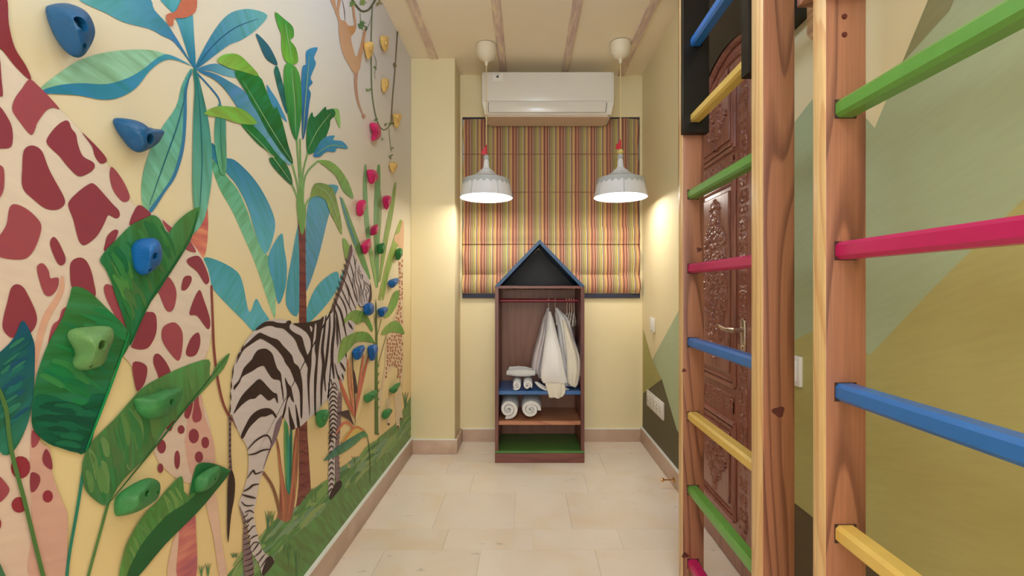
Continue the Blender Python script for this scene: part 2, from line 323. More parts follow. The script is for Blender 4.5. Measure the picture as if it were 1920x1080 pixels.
# ---------------------------------------------------------------- painted shapes on the walls
class Mural:
    def __init__(s, side): s.side = side; s.v = []; s.f = []; s.c = []; s.m = []; s.k = 0
    def P(s, q, lay):   # a photograph point taken onto the wall plane, paint film 'lay' coats thick
        off = 0.0003+lay*0.0004+(s.k % 96)*0.000004
        X = (WL+off) if s.side == 'L' else (WR-off)
        dx = q[0]-VX
        if s.side == 'L': dx = min(dx, -8)
        y = X*F/dx; z = EYE+(VY-q[1])*y/F
        return (X, min(y, PY+.002 if s.side == 'L' else BACK), min(max(z, 0.0), CEIL))
    def poly(s, fr, pts, col, col2=None, ang=90, lay=1, st='flat', smooth=True, sub=4):
        s.k += 1
        q = [(fr[0]+a/fr[2], fr[1]+b/fr[2]) for a, b in pts]
        w = [s.P(p, lay) for p in q]
        if smooth:
            w2 = crs([(p[1], p[2]) for p in w], True, sub)
            w = [(w[0][0], max(0.05, min(a, PY-.001 if s.side == 'L' else BACK-.001)), max(0.0, min(b, CEIL-.002))) for a, b in w2]
        i0 = len(s.v); s.v += w; s.f.append(list(range(i0, len(s.v))))
        if col2:
            d = (math.cos(math.radians(ang)), math.sin(math.radians(ang)))
            t = [p[1]*d[0]+p[2]*d[1] for p in w]; lo, hi = min(t), max(t)
            A, B = lin(col), lin(col2)
            s.c += [tuple(a+(b-a)*(x-lo)/(hi-lo+1e-9) for a, b in zip(A, B)) for x in t]
        else: s.c += [lin(col)]*len(w)
        s.m.append(st)
    def rib(s, fr, pts, wd, col, lay=2, st='flat', taper='both', sub=5):
        s.k += 1
        q = [(fr[0]+a/fr[2], fr[1]+b/fr[2]) for a, b in pts]; wm = wd/fr[2]
        c = crs(q, False, sub) if len(q) > 2 else [q[0], ((q[0][0]+q[1][0])/2, (q[0][1]+q[1][1])/2), q[1]]
        n = len(c); Lf, Rt = [], []
        for i, p in enumerate(c):
            a = c[max(0, i-1)]; b = c[min(n-1, i+1)]
            tx, ty = b[0]-a[0], b[1]-a[1]; l = math.hypot(tx, ty) or 1
            u = i/(n-1)
            k = {'both': math.sin(PI*(0.06+0.88*u))**0.7, 'none': 1.0, 'end': (1-u)**0.6+0.05, 'start': u**0.6+0.05}[taper]
            h = wm/2*k; Lf.append(s.P((p[0]-ty/l*h, p[1]+tx/l*h), lay)); Rt.append(s.P((p[0]+ty/l*h, p[1]-tx/l*h), lay))
        i0 = len(s.v); s.v += Lf+Rt
        for i in range(n-1):
            s.f.append([i0+i, i0+i+1, i0+n+i+1, i0+n+i]); s.m.append(st)
        s.c += [lin(col)]*(2*n)
    def oval(s, fr, cx, cy, rx, ry, col, lay=2, n=14):
        s.poly(fr, [(cx+rx*math.cos(2*PI*k/n), cy+ry*math.sin(2*PI*k/n)) for k in range(n)], col, lay=lay, smooth=False)
    def build(s, name, parent, label=None):
        me = bpy.data.meshes.new(name); me.from_pydata(s.v, [], s.f)
        keys = sorted(set(s.m)); 
        for k in keys: me.materials.append(PM[k])
        ca = me.color_attributes.new('Col', 'FLOAT_COLOR', 'POINT')
        for i, c in enumerate(s.c): ca.data[i].color = c
        for p, k in zip(me.polygons, s.m): p.material_index = keys.index(k)
        o = link(name, me, None, parent)
        if label: o['label'] = label
        return o
A = (0, 0, 2); B = (360, 0, 2); C = (0, 540, 2); D = (360, 540, 2)
Z1 = (420, 580, 5.4); Z2 = (540, 580, 4.5); Z3 = (600, 460, 5.4); Z4 = (420, 760, 3.375); Z5 = (580, 640, 3.375)
M1 = (600, 0, 3.857); M2 = (640, 280, 3.857); M3 = (640, 440, 3.176); G1 = (0, 560, 2.077); G2 = (180, 640, 2.4545)
H1 = (0, 0, 2.7); H2 = (0, 360, 3.176); PX1 = (0, 0, 1)

# -- giraffe
gi = Mural('L')
CR = (228, 216, 202); MR = (144, 60, 74); MR2 = (162, 76, 88); PK = (216, 164, 144)
gi.poly(PX1, [(-45, 50), (0, 92), (25, 112), (57, 148), (110, 202), (155, 250), (205, 312), (240, 375), (290, 400), (330, 430), (365, 462), (388, 500), (397, 545), (398, 600), (392, 650), (378, 690), (374, 735), (392, 790), (401, 850), (398, 900), (350, 905), (310, 880), (290, 850), (284, 800), (264, 738), (249, 690), (215, 668), (160, 760), (95, 800), (60, 830), (62, 900), (66, 1000), (60, 1090), (-45, 1090)], CR, (224, 194, 178), ang=250, lay=3, sub=5)
gi.poly(G1, [(122, 500), (160, 560), (195, 590), (203, 680), (238, 780), (262, 840), (262, 950), (248, 1085), (115, 1085), (125, 900), (118, 700)], (216, 170, 156), lay=4)
gi.poly(G2, [(440, 250), (415, 420), (410, 480), (445, 620), (540, 590), (542, 470), (500, 340), (485, 250)], (220, 174, 160), lay=4)
gi.poly(G2, [(330, 1090), (345, 960), (385, 840), (420, 800), (395, 900), (385, 1090)], (226, 190, 170), lay=4)
gi.poly(G2, [(505, 720), (550, 700), (575, 900), (605, 1090), (572, 1090), (540, 900)], (226, 190, 170), lay=4)
gi.rib(H2, [(370, 500), (360, 600), (270, 760), (225, 930), (205, 1080)], 42, (222, 172, 150), lay=4, taper='both')
gi.poly(H1, [(-20, -20), (35, -10), (45, 120), (75, 240), (130, 330), (158, 395), (140, 397), (85, 345), (40, 290), (0, 240), (-20, 230)], (140, 52, 62), lay=5)
for fr, l in ((H1, [
    [(150, 402), (110, 450), (75, 500), (62, 555), (95, 610), (155, 682), (178, 655), (190, 620), (235, 560), (270, 545), (302, 552), (250, 490), (200, 440)],
    [(330, 610), (290, 635), (245, 690), (240, 730), (300, 790), (340, 840), (385, 885), (415, 892), (460, 870), (480, 845), (470, 820), (420, 790), (395, 730), (385, 680), (362, 650), (350, 618)],
    [(415, 670), (465, 740), (480, 790), (510, 828), (542, 810), (500, 752)],
    [(568, 845), (555, 880), (562, 930), (580, 975), (620, 1020), (650, 1015), (655, 985), (620, 910)],
    [(150, 738), (120, 765), (113, 850), (115, 950), (170, 1010), (230, 1055), (285, 1062), (322, 1040), (325, 1000), (260, 880), (238, 830), (215, 770), (185, 742)],
    [(-20, 530), (0, 540), (30, 580), (62, 650), (58, 740), (0, 752), (-20, 750)],
    [(-20, 832), (0, 835), (20, 860), (20, 950), (0, 1000), (-20, 1000)],
    [(-15, 300), (0, 300), (8, 400), (15, 480), (0, 488), (-15, 480)]]),
    (H2, [
    [(85, 72), (55, 100), (40, 190), (5, 250), (-10, 270), (-10, 370), (30, 395), (120, 402), (170, 385), (215, 320), (247, 210), (215, 150), (150, 95)],
    [(535, -50), (470, -5), (412, 55), (410, 95), (435, 160), (460, 260), (480, 305), (510, 315), (570, 270), (610, 210), (642, 142), (660, 142), (690, 157), (712, 145), (708, 110), (670, 70), (600, -10), (565, -45)],
    [(320, 267), (300, 290), (302, 330), (335, 410), (360, 437), (385, 425), (390, 390), (370, 340), (345, 290)],
    [(240, 425), (220, 450), (230, 510), (260, 600), (290, 620), (320, 605), (345, 565), (350, 515), (325, 510), (300, 512), (290, 470), (265, 432)],
    [(470, 390), (425, 415), (417, 480), (432, 580), (500, 640), (568, 620), (560, 540), (540, 460), (510, 405)],
    [(95, 550), (65, 575), (45, 650), (18, 760), (20, 820), (60, 865), (100, 865), (170, 850), (215, 790), (215, 720), (160, 600), (130, 560)],
    [(640, 548), (618, 575), (640, 650), (700, 760), (755, 830), (750, 770), (720, 660), (690, 580)],
    [(680, 225), (640, 260), (625, 310), (620, 350), (660, 330), (705, 240)],
    [(830, 78), (800, 110), (770, 195), (830, 180), (900, 140), (870, 100)],
    [(370, 700), (350, 760), (310, 800), (285, 920), (330, 880), (400, 700)],
    [(890, 715), (860, 730), (790, 900), (785, 925), (840, 938), (890, 920), (930, 840), (932, 750), (915, 718)]]),
    (A, [[(610, 825), (640, 850), (700, 890), (735, 940), (720, 945), (690, 930), (660, 900), (625, 860)],
    [(705, 970), (745, 960), (770, 1000), (785, 1050), (770, 1065), (740, 1020), (705, 990)],
    [(690, 1040), (715, 1035), (718, 1055), (700, 1085), (680, 1085)]]),
    (C, [[(590, 0), (600, 30), (625, 85), (650, 80), (662, 30), (655, -10), (630, -42), (600, -20)],
    [(745, 8), (710, 95), (740, 105), (780, 155), (788, 120), (765, 45)],
    [(740, 167), (715, 190), (697, 240), (710, 257), (735, 250), (750, 215), (750, 180)],
    [(640, 130), (610, 150), (608, 195), (635, 240), (668, 273), (682, 240), (685, 170), (665, 135)],
    [(498, 280), (550, 292), (545, 350), (520, 385), (508, 370)],
    [(580, 250), (575, 280), (590, 320), (600, 345), (640, 330), (630, 290), (600, 250)]]),
    (G2, [[(455, 245), (450, 300), (443, 350), (455, 373), (480, 365), (487, 340), (475, 290), (470, 245)],
    [(430, 275), (412, 310), (408, 345), (425, 355), (440, 320), (447, 270)],
    [(320, 390), (345, 412), (362, 350)]]),
    (G1, [[(125, 515), (152, 530), (150, 560), (125, 580)], [(180, 585), (165, 620), (175, 650), (203, 665), (200, 620)],
    [(120, 680), (150, 685), (157, 710), (140, 745), (120, 750)], [(-8, 695), (20, 715), (37, 745), (20, 775), (-8, 790)]])):
    for k, pts in enumerate(l): gi.poly(fr, pts, MR if k % 3 else MR2, lay=5)
for q in ((392, 406, 16, 20), (302, 484, 20, 32), (297, 584, 13, 22), (374, 545, 13, 43), (450, 436, 24, 34), (503, 466, 18, 27), (474, 532, 19, 26)): gi.oval(G2, *q, MR, lay=5)
for q in ((186, 770, 20, 24), (80, 657, 38, 44), (75, 803, 30, 31), (-5, 878, 10, 22)): gi.oval(G1, *q, (150, 50, 66), lay=5)
gi.rib(C, [(793, -10), (798, 120), (803, 230), (818, 350), (840, 440), (872, 500)], 9, (140, 72, 66), lay=5, taper='none')
gi.build('painted_giraffe', wl, 'large painted giraffe body with maroon patches at the left')
# coral shapes behind
co = Mural('L')
co.poly(A, [(768, 755), (780, 800), (778, 900), (765, 965), (740, 945), (716, 895), (748, 850)], (222, 132, 112), (206, 112, 98), lay=2, st='h')
co.poly(G2, [(390, 830), (450, 790), (460, 860), (460, 1090), (375, 1090), (380, 930)], (200, 112, 112), lay=5, st='h')
co.poly(A, [(735, -15), (735, 40), (700, 65), (655, 70), (650, 95), (632, 92), (625, 55), (660, 40), (690, -15)], (198, 112, 84), lay=6)
co.build('painted_coral_limbs', wl, 'coral painted shapes behind the giraffe')

# -- blue palm
bp_ = Mural('L')
TB = (82, 152, 172); BL = (36, 116, 168); LG = (150, 204, 172); DL = (30, 88, 130)
bp_.poly(A, [(300, -10), (400, 50), (470, 85), (560, 108), (610, 135), (655, 160), (720, 243), (640, 108), (580, 38), (545, -10)], (96, 178, 190), BL, ang=0, lay=2, st='d')
bp_.poly(A, [(600, -10), (655, 60), (688, 150), (718, 242), (734, 242), (727, 120), (722, 50), (702, -10)], (96, 186, 198), (30, 120, 168), ang=-90, lay=2, st='v')
bp_.poly(A, [(732, 250), (760, 190), (800, 120), (840, 68), (880, 42), (940, 34), (1003, 58), (960, 112), (905, 150), (860, 168), (800, 212), (742, 256)], (34, 120, 168), (110, 186, 190), ang=45, lay=2, st='u')
bp_.rib(A, [(738, 250), (800, 170), (880, 105), (970, 70)], 4, DL, lay=3)
bp_.poly(A, [(150, 335), (200, 290), (290, 230), (380, 200), (480, 187), (570, 188), (640, 210), (722, 248), (655, 224), (608, 230), (560, 268), (510, 328), (450, 360), (380, 372), (290, 355), (175, 350)], LG, lay=2, st='h')
bp_.poly(A, [(155, 347), (210, 322), (300, 312), (400, 315), (480, 292), (540, 257), (595, 214), (640, 206), (722, 248), (655, 224), (608, 230), (560, 268), (510, 330), (445, 366), (380, 373), (290, 357)], (40, 130, 176), (66, 160, 186), ang=0, lay=3, st='h')
bp_.poly(A, [(712, 262), (682, 320), (660, 400), (600, 490), (550, 600), (530, 700), (540, 785), (570, 792), (620, 720), (660, 660), (690, 560), (700, 440), (702, 330), (722, 268)], (130, 198, 162), (80, 168, 166), ang=90, lay=2, st='u')
bp_.poly(A, [(722, 268), (702, 330), (700, 440), (690, 560), (660, 660), (620, 720), (572, 794), (560, 785), (600, 730), (650, 650), (680, 540), (688, 430), (692, 330)], (54, 126, 170), lay=3)
bp_.rib(A, [(715, 270), (672, 450), (620, 600), (560, 770)], 5, (40, 110, 130), lay=4)
bp_.poly(A, [(724, 262), (730, 330), (725, 440), (722, 600), (722, 700), (728, 780), (745, 785), (736, 840), (718, 885), (762, 830), (785, 740), (796, 640), (793, 540), (780, 440), (760, 350), (737, 262)], (110, 180, 150), (38, 128, 128), ang=90, lay=5, st='v')
bp_.rib(A, [(735, 270), (750, 420), (758, 600), (750, 780)], 5, (34, 112, 116), lay=6)
bp_.poly(B, [(15, 262), (85, 238), (150, 260), (178, 292), (120, 283), (70, 266)], BL, (120, 186, 196), ang=0, lay=2)
bp_.poly(B, [(280, 318), (300, 345), (325, 385), (357, 457), (320, 422), (290, 372)], (70, 150, 190), lay=2)
bp_.poly(B, [(22, 266), (80, 274), (140, 305), (200, 345), (250, 405), (300, 470), (340, 540), (372, 618), (330, 590), (270, 512), (220, 460), (170, 400), (130, 342), (85, 298)], (36, 118, 170), (120, 180, 196), ang=0, lay=5, st='d')
bp_.rib(B, [(15, 270), (60, 318), (98, 365), (108, 400)], 6, (34, 110, 160), lay=2, taper='none')
bp_.poly(B, [(105, 385), (125, 440), (128, 520), (130, 620), (122, 657), (105, 642), (88, 560), (85, 480), (92, 420)], (100, 176, 130), (70, 150, 150), lay=5, st='v')
bp_.rib(B, [(106, 400), (108, 520), (116, 640)], 3, (40, 120, 110), lay=6)
bp_.build('painted_blue_palm', wl, 'painted palm leaves fanning out in blue and mint')
# -- blue banana leaves behind
bb = Mural('L')
bb.poly(B, [(75, 625), (90, 600), (130, 660), (172, 712), (207, 790), (238, 880), (276, 950), (302, 985), (312, 1080), (312, 1190), (292, 1150), (262, 1060), (230, 970), (195, 890), (150, 790), (105, 710)], (150, 206, 160), (90, 176, 140), lay=1, st='d')
bb.poly(B, [(75, 535), (74, 590), (130, 650), (172, 702), (210, 780), (240, 880), (270, 948), (292, 930), (312, 850), (300, 790), (260, 710), (215, 650), (160, 600), (118, 588)], (96, 184, 202), (36, 124, 160), ang=90, lay=2, st='u')
bb.poly(B, [(335, 875), (285, 965), (305, 1060), (325, 1140), (350, 1080), (356, 1000), (346, 930)], (70, 160, 190), (80, 170, 190), lay=2, st='v')
bb.poly(B, [(45, 966), (100, 978), (165, 1015), (190, 1060), (215, 1170), (240, 1120), (265, 1160), (292, 1205), (265, 1225), (235, 1245), (190, 1200), (120, 1130), (75, 1075), (60, 1010)], (100, 186, 200), (70, 160, 180), lay=1, st='d')
bb.poly(B, [(395, 855), (375, 960), (354, 1080), (358, 1155), (402, 1165), (402, 860)], (80, 164, 186), lay=2, st='v')
bb.poly(B, [(548, 698), (500, 696), (450, 740), (430, 800), (424, 1000), (424, 1100), (470, 980), (510, 820), (535, 740)], (90, 150, 180), (70, 160, 190), lay=2, st='u')
bb.poly(B, [(545, 1018), (480, 1060), (440, 1130), (425, 1215), (490, 1160), (545, 1080)], (86, 176, 196), lay=2, st='u')
bb.poly(Z3, [(250, 240), (215, 300), (170, 400), (190, 470), (230, 330)], (110, 190, 200), lay=1)
bb.build('painted_blue_banana_leaves', wl, 'broad painted leaves in turquoise and mint')
# -- green banana tree
bn = Mural('L')
bn.poly(B, [(398, 800), (403, 980), (402, 1240), (402, 1590), (400, 1820), (386, 1945), (418, 1925), (446, 1885), (438, 1700), (432, 1590), (430, 1240), (426, 980), (424, 850)], (134, 74, 66), (120, 56, 50), lay=3, st='h')
for i in range(24): bn.rib(B, [(402, 900+i*42), (414, 896+i*42), (430, 903+i*42)], 5, (98, 50, 46), lay=4)
for e in ([(412, 790), (402, 650), (392, 510)], [(412, 790), (408, 650), (405, 520)], [(408, 780), (395, 690), (372, 600)], [(406, 780), (392, 730), (372, 685)], [(414, 780), (415, 660), (435, 570)], [(416, 780), (425, 660), (475, 602)], [(418, 800), (430, 760), (450, 738)]):
    bn.rib(B, e, 6, (120, 168, 96), lay=4, taper='none')
bn.poly(B, [(392, 760), (408, 700), (420, 760), (428, 790), (420, 868), (406, 868)], (110, 160, 80), lay=5)
GD = (24, 116, 52); GL = (140, 186, 78)
for pts, c, c2, l, st in (
    ([(240, 125), (275, 155), (300, 190), (322, 242), (300, 237), (275, 215), (255, 170)], (30, 96, 110), (40, 110, 130), 4, 'd'),
    ([(308, 262), (322, 250), (345, 330), (357, 400), (354, 425), (328, 350), (315, 300)], (34, 100, 110), (30, 110, 90), 4, 'd'),
    ([(95, 228), (120, 205), (170, 203), (210, 235), (252, 285), (190, 268), (140, 255)], GL, (120, 180, 60), 7, 'd'),
    ([(160, 265), (250, 285), (275, 330), (300, 395), (312, 410), (318, 400), (340, 460), (360, 540), (380, 612), (350, 590), (300, 520), (275, 480), (250, 430), (225, 390), (200, 340)], (16, 92, 50), (34, 132, 60), 6, 'd'),
    ([(45, 425), (90, 400), (150, 400), (200, 415), (245, 462), (190, 465), (120, 445), (75, 435)], GL, (120, 176, 66), 7, 'h'),
    ([(185, 462), (245, 465), (300, 530), (340, 590), (370, 650), (376, 695), (340, 665), (300, 620), (290, 592), (312, 588), (260, 550), (220, 510)], (20, 100, 56), (30, 130, 60), 4, 'd'),
    ([(312, 45), (345, 70), (378, 100), (382, 138), (368, 150), (390, 180), (398, 232), (370, 240), (345, 220), (335, 170), (335, 130), (320, 90)], (120, 190, 60), (60, 150, 60), 5, 'v'),
    ([(348, 245), (375, 240), (400, 270), (410, 330), (412, 420), (400, 500), (390, 525), (370, 480), (355, 400), (345, 320)], (30, 120, 56), (80, 166, 70), 6, 'v'),
    ([(472, 178), (430, 190), (428, 240), (414, 252), (410, 330), (412, 420), (415, 525), (430, 470), (440, 390), (446, 350), (438, 330), (453, 310), (445, 290), (465, 240), (458, 215)], (20, 90, 140), (60, 150, 200), 5, 'v'),
    ([(432, 470), (450, 420), (460, 440), (500, 400), (505, 412), (530, 408), (538, 430), (520, 450), (515, 480), (490, 540), (460, 570), (432, 570)], (30, 126, 70), (24, 106, 50), 6, 'u'),
    ([(528, 410), (552, 414), (556, 480), (540, 450)], (150, 196, 110), None, 5, 'v'),
    ([(455, 582), (490, 520), (535, 508), (530, 525), (565, 530), (585, 557), (545, 555), (535, 570), (505, 568), (480, 587)], (40, 126, 180), (70, 156, 190), 6, 'h'),
    ([(475, 602), (520, 605), (560, 640), (590, 690), (606, 744), (570, 720), (540, 660), (500, 625)], (110, 160, 80), (140, 180, 90), 6, 'd'),
    ([(445, 740), (460, 690), (500, 690), (530, 710), (545, 760), (560, 830), (562, 880), (540, 840), (515, 790), (500, 750), (470, 735)], (150, 176, 80), (110, 140, 60), 6, 'd'),
    ([(565, 898), (582, 905), (597, 955), (578, 975)], (140, 176, 86), None, 6, 'v')):
    bn.poly(B, pts, c, c2, lay=l, st=st, sub=3)
for e in ([(190, 300), (260, 420), (320, 520), (375, 605)], [(200, 480), (280, 560), (370, 680)], [(372, 255), (385, 380), (390, 515)], [(440, 210), (428, 350), (416, 510)], [(435, 560), (470, 490), (520, 425)], [(350, 90), (362, 160), (375, 235)], [(465, 578), (520, 545), (575, 552)], [(465, 695), (520, 740), (556, 860)]):
    bn.rib(B, e, 3, (150, 190, 130), lay=8)
bn.build('painted_banana_tree', wl, 'painted banana tree with brown trunk')
# -- spiky plant, leafed stem, strelitzia, agave
sp = Mural('L')
for e, wd, c in (([(175, 110), (172, 300), (192, 600), (240, 920)], 34, (130, 178, 116)), ([(272, 110), (262, 300), (258, 600), (258, 1000)], 44, (116, 164, 100)), ([(393, 240), (360, 450), (320, 660), (276, 960)], 36, (146, 170, 90)), ([(0, 350), (60, 540), (140, 760), (205, 940)], 46, (110, 160, 90)), ([(-10, 340), (40, 500), (90, 650), (110, 700)], 14, (60, 130, 150)), ([(432, 510), (390, 680), (340, 850), (275, 1090)], 48, (160, 180, 90)), ([(285, 300), (282, 480), (275, 640)], 18, (150, 170, 110)), ([(20, 660), (50, 720), (70, 800)], 36, (150, 180, 96)), ([(300, 1090), (330, 900), (360, 760)], 24, (140, 170, 80)), ([(195, 640), (225, 800), (255, 1000)], 26, (150, 190, 110))):
    sp.rib(M2, e, wd, c, lay=3, st='v')
sp.build('painted_spiky_plant', wl)
sm = Mural('L')
sm.rib(M3, [(206, 380), (210, 600), (209, 850), (211, 1190)], 20, (96, 120, 62), lay=6, taper='start')
for pts in ([(5, 545), (25, 490), (75, 450), (130, 460), (160, 490), (188, 560), (178, 574), (140, 520), (90, 532), (50, 508)], [(-22, 760), (-5, 640), (40, 600), (110, 577), (165, 590), (200, 642), (190, 642), (130, 635), (90, 640), (45, 690), (10, 735)], [(242, 597), (260, 550), (310, 515), (350, 530), (376, 592), (310, 580)], [(250, 490), (275, 440), (310, 350), (342, 333), (342, 380), (320, 440), (280, 490)]):
    sm.poly(M3, pts, (146, 176, 92), (104, 156, 70), ang=30, lay=7, st='d')
for e in ([(195, 470), (205, 560), (207, 600)], [(240, 500), (222, 570), (212, 610)], [(200, 640), (206, 670), (208, 700)], [(268, 600), (235, 720), (213, 790)], [(150, 580), (185, 620), (205, 690)]): sm.rib(M3, e, 3, (110, 120, 70), lay=6, taper='none')
for i in range(6): sm.rib(M3, [(209, 800+i*50), (228, 770+i*50)], 8, (90, 130, 70), lay=6)
sm.build('painted_leafy_stem', wl)
st_ = Mural('L')
for e, wd, c in (([(190, 240), (235, 360), (290, 480)], 22, (206, 112, 88)), ([(245, 110), (258, 290), (288, 460)], 16, (214, 138, 104)), ([(262, 100), (275, 290), (290, 460)], 8, (222, 158, 110)), ([(345, 80), (322, 260), (292, 470)], 16, (214, 128, 104)), ([(375, 90), (340, 240), (294, 450)], 14, (206, 116, 96)), ([(165, 590), (225, 512), (285, 550)], 14, (212, 122, 98)), ([(205, 650), (290, 545), (358, 580)], 14, (216, 134, 88)), ([(345, 560), (372, 620), (385, 740), (386, 910)], 5, (84, 110, 70)), ([(270, 70), (284, 280), (292, 530)], 7, (70, 56, 50)), ([(278, 180), (290, 270), (296, 330)], 22, (80, 60, 58))):
    st_.rib(Z5, e, wd, c, lay=10)
st_.poly(Z5, [(205, 640), (255, 565), (330, 550), (352, 575), (280, 602)], (222, 196, 110), lay=9)
st_.poly(Z5, [(172, 452), (250, 433), (262, 470), (285, 535), (245, 492), (210, 475)], (78, 60, 62), lay=11, smooth=False)
st_.poly(Z5, [(90, 756), (150, 690), (200, 650), (280, 600), (345, 568), (372, 603), (340, 608), (290, 652), (220, 702), (150, 735)], (110, 160, 96), (70, 120, 110), lay=11, st='u')
st_.build('painted_crane_flower', wl)
ag = Mural('L')
ag.poly(D, [(316, 570), (330, 700), (328, 820), (322, 862), (372, 864), (396, 700), (399, 520), (385, 560), (372, 700), (356, 762), (340, 690), (326, 590)], (176, 112, 84), (140, 78, 60), lay=4, st='v')
ag.poly(D, [(345, 505), (352, 640), (352, 740), (368, 770), (376, 640), (376, 512), (366, 560), (358, 512)], (40, 130, 110), (80, 150, 80), lay=4, st='v')
ag.rib(D, [(266, 690), (300, 740), (320, 800), (332, 862)], 11, (140, 96, 70), lay=4, taper='none')
for e, c in (([(322, 600), (338, 740), (345, 850)], (196, 124, 92)), ([(392, 560), (378, 720), (362, 850)], (190, 118, 88)), ([(348, 520), (352, 640), (356, 740)], (90, 160, 96)), ([(372, 515), (368, 640), (364, 740)], (34, 104, 90)), ([(360, 530), (361, 640), (361, 760)], (60, 150, 130))): ag.rib(D, e, 9, c, lay=5)
ag.build('painted_agave', wl)
# -- grass bank
gr = Mural('L')
gr.poly(D, [(95, 1120), (135, 1075), (190, 1010), (240, 960), (275, 905), (310, 880), (360, 862), (400, 830), (440, 790), (480, 762), (560, 702), (640, 640), (700, 560), (760, 512), (800, 440), (826, 400), (826, 560), (415, 1090), (380, 1130)], (98, 142, 78), (124, 150, 92), ang=0, lay=2, st='u', smooth=False)
rg = random.Random(5)
for i in range(120):
    u = rg.random(); x = 150+u*670; y = 1040-u*560+rg.uniform(0, 110)*(1-u*0.4)
    if 1085 - (x-415)*1.27 < y+20: continue
    L_ = rg.uniform(40, 110)*(1.1-u*.6)
    c = rg.choice([(130, 166, 96), (96, 142, 80), (112, 150, 116), (146, 168, 108), (88, 128, 76), (128, 158, 122)])
    gr.rib(D, [(x, y), (x+L_*.5, y-L_*.6-4), (x+L_, y-L_*1.05)], rg.uniform(10, 24)*(1.1-u*.5), c, lay=3)
for x, y, h in ((285, 905, 70), (300, 895, 60), (155, 1010, 14), (165, 1010, 18), (450, 800, 50), (462, 790, 40), (350, 1000, 60), (365, 1040, 80), (395, 1080, 100), (800, 450, 60), (610, 660, 30), (60, 1080, 50), (35, 1080, 40), (370, 1020, 60)):
    for k in (-1, 0, 1): gr.rib(D, [(x, y), (x+k*5, y-h*.6), (x+k*12, y-h)], 5, rg.choice([(110, 140, 76), (90, 136, 80), (70, 120, 90)]), lay=4, taper='end')
gr.build('painted_grass', wl)
# -- zebra
ze = Mural('L')
def U(fr, l): return [(fr[0]+a/fr[2], fr[1]+b/fr[2]) for a, b in l]
body = U(Z1, [(420, 122), (530, 98), (620, 108), (660, 122), (700, 148)])+U(Z2, [(50, 120), (110, 114), (200, 105), (300, 65), (370, 15)])+U(Z3, [(115, 668), (160, 560), (200, 430), (240, 290), (285, 130), (308, 20), (312, -5), (335, 30), (352, 42), (372, 130), (430, 220), (490, 330), (515, 430), (522, 540), (500, 598), (440, 618), (410, 620), (388, 592), (368, 640), (362, 700), (350, 850), (300, 980)])+U(Z2, [(500, 370), (490, 480), (470, 600), (440, 660), (436, 720), (424, 740)])+U(Z5, [(190, 345), (183, 450), (168, 600), (162, 700), (160, 880), (150, 940), (135, 990), (124, 975), (120, 880), (126, 700), (130, 560), (126, 420), (112, 345)])+U(Z2, [(345, 745), (290, 805), (240, 870), (185, 915), (105, 988), (20, 1006)])+U(Z4, [(412, 140), (365, 60), (330, 220), (290, 290), (255, 400), (225, 480), (205, 600), (190, 680), (200, 760), (225, 870), (262, 940), (300, 958), (316, 990), (250, 1076), (236, 1060), (220, 1000), (180, 940), (165, 880), (150, 780), (130, 700), (105, 650), (95, 620), (110, 580), (130, 520), (150, 440), (156, 340), (145, 260), (110, 200), (80, 140), (50, 60)])+U(Z1, [(60, 1060), (66, 900), (78, 700), (112, 540), (172, 400), (280, 245), (345, 188)])
ze.poly(PX1, body, (212, 200, 200), lay=6, smooth=True, sub=3)
PU = (140, 116, 120); BK = (56, 38, 34)
ze.poly(Z4, [(98, 640), (125, 760), (120, 880), (130, 1085), (186, 1085), (180, 960), (150, 850), (140, 760), (120, 680)], PU, lay=7)
ze.poly(Z5, [(180, 335), (205, 335), (205, 450), (192, 600), (186, 700), (192, 800), (190, 890), (168, 892), (164, 700), (174, 500)], PU, lay=7)
ze.poly(Z4, [(372, 60), (362, 120), (330, 215), (292, 290), (248, 405), (262, 350), (300, 230), (330, 110)], (130, 106, 116), lay=7)
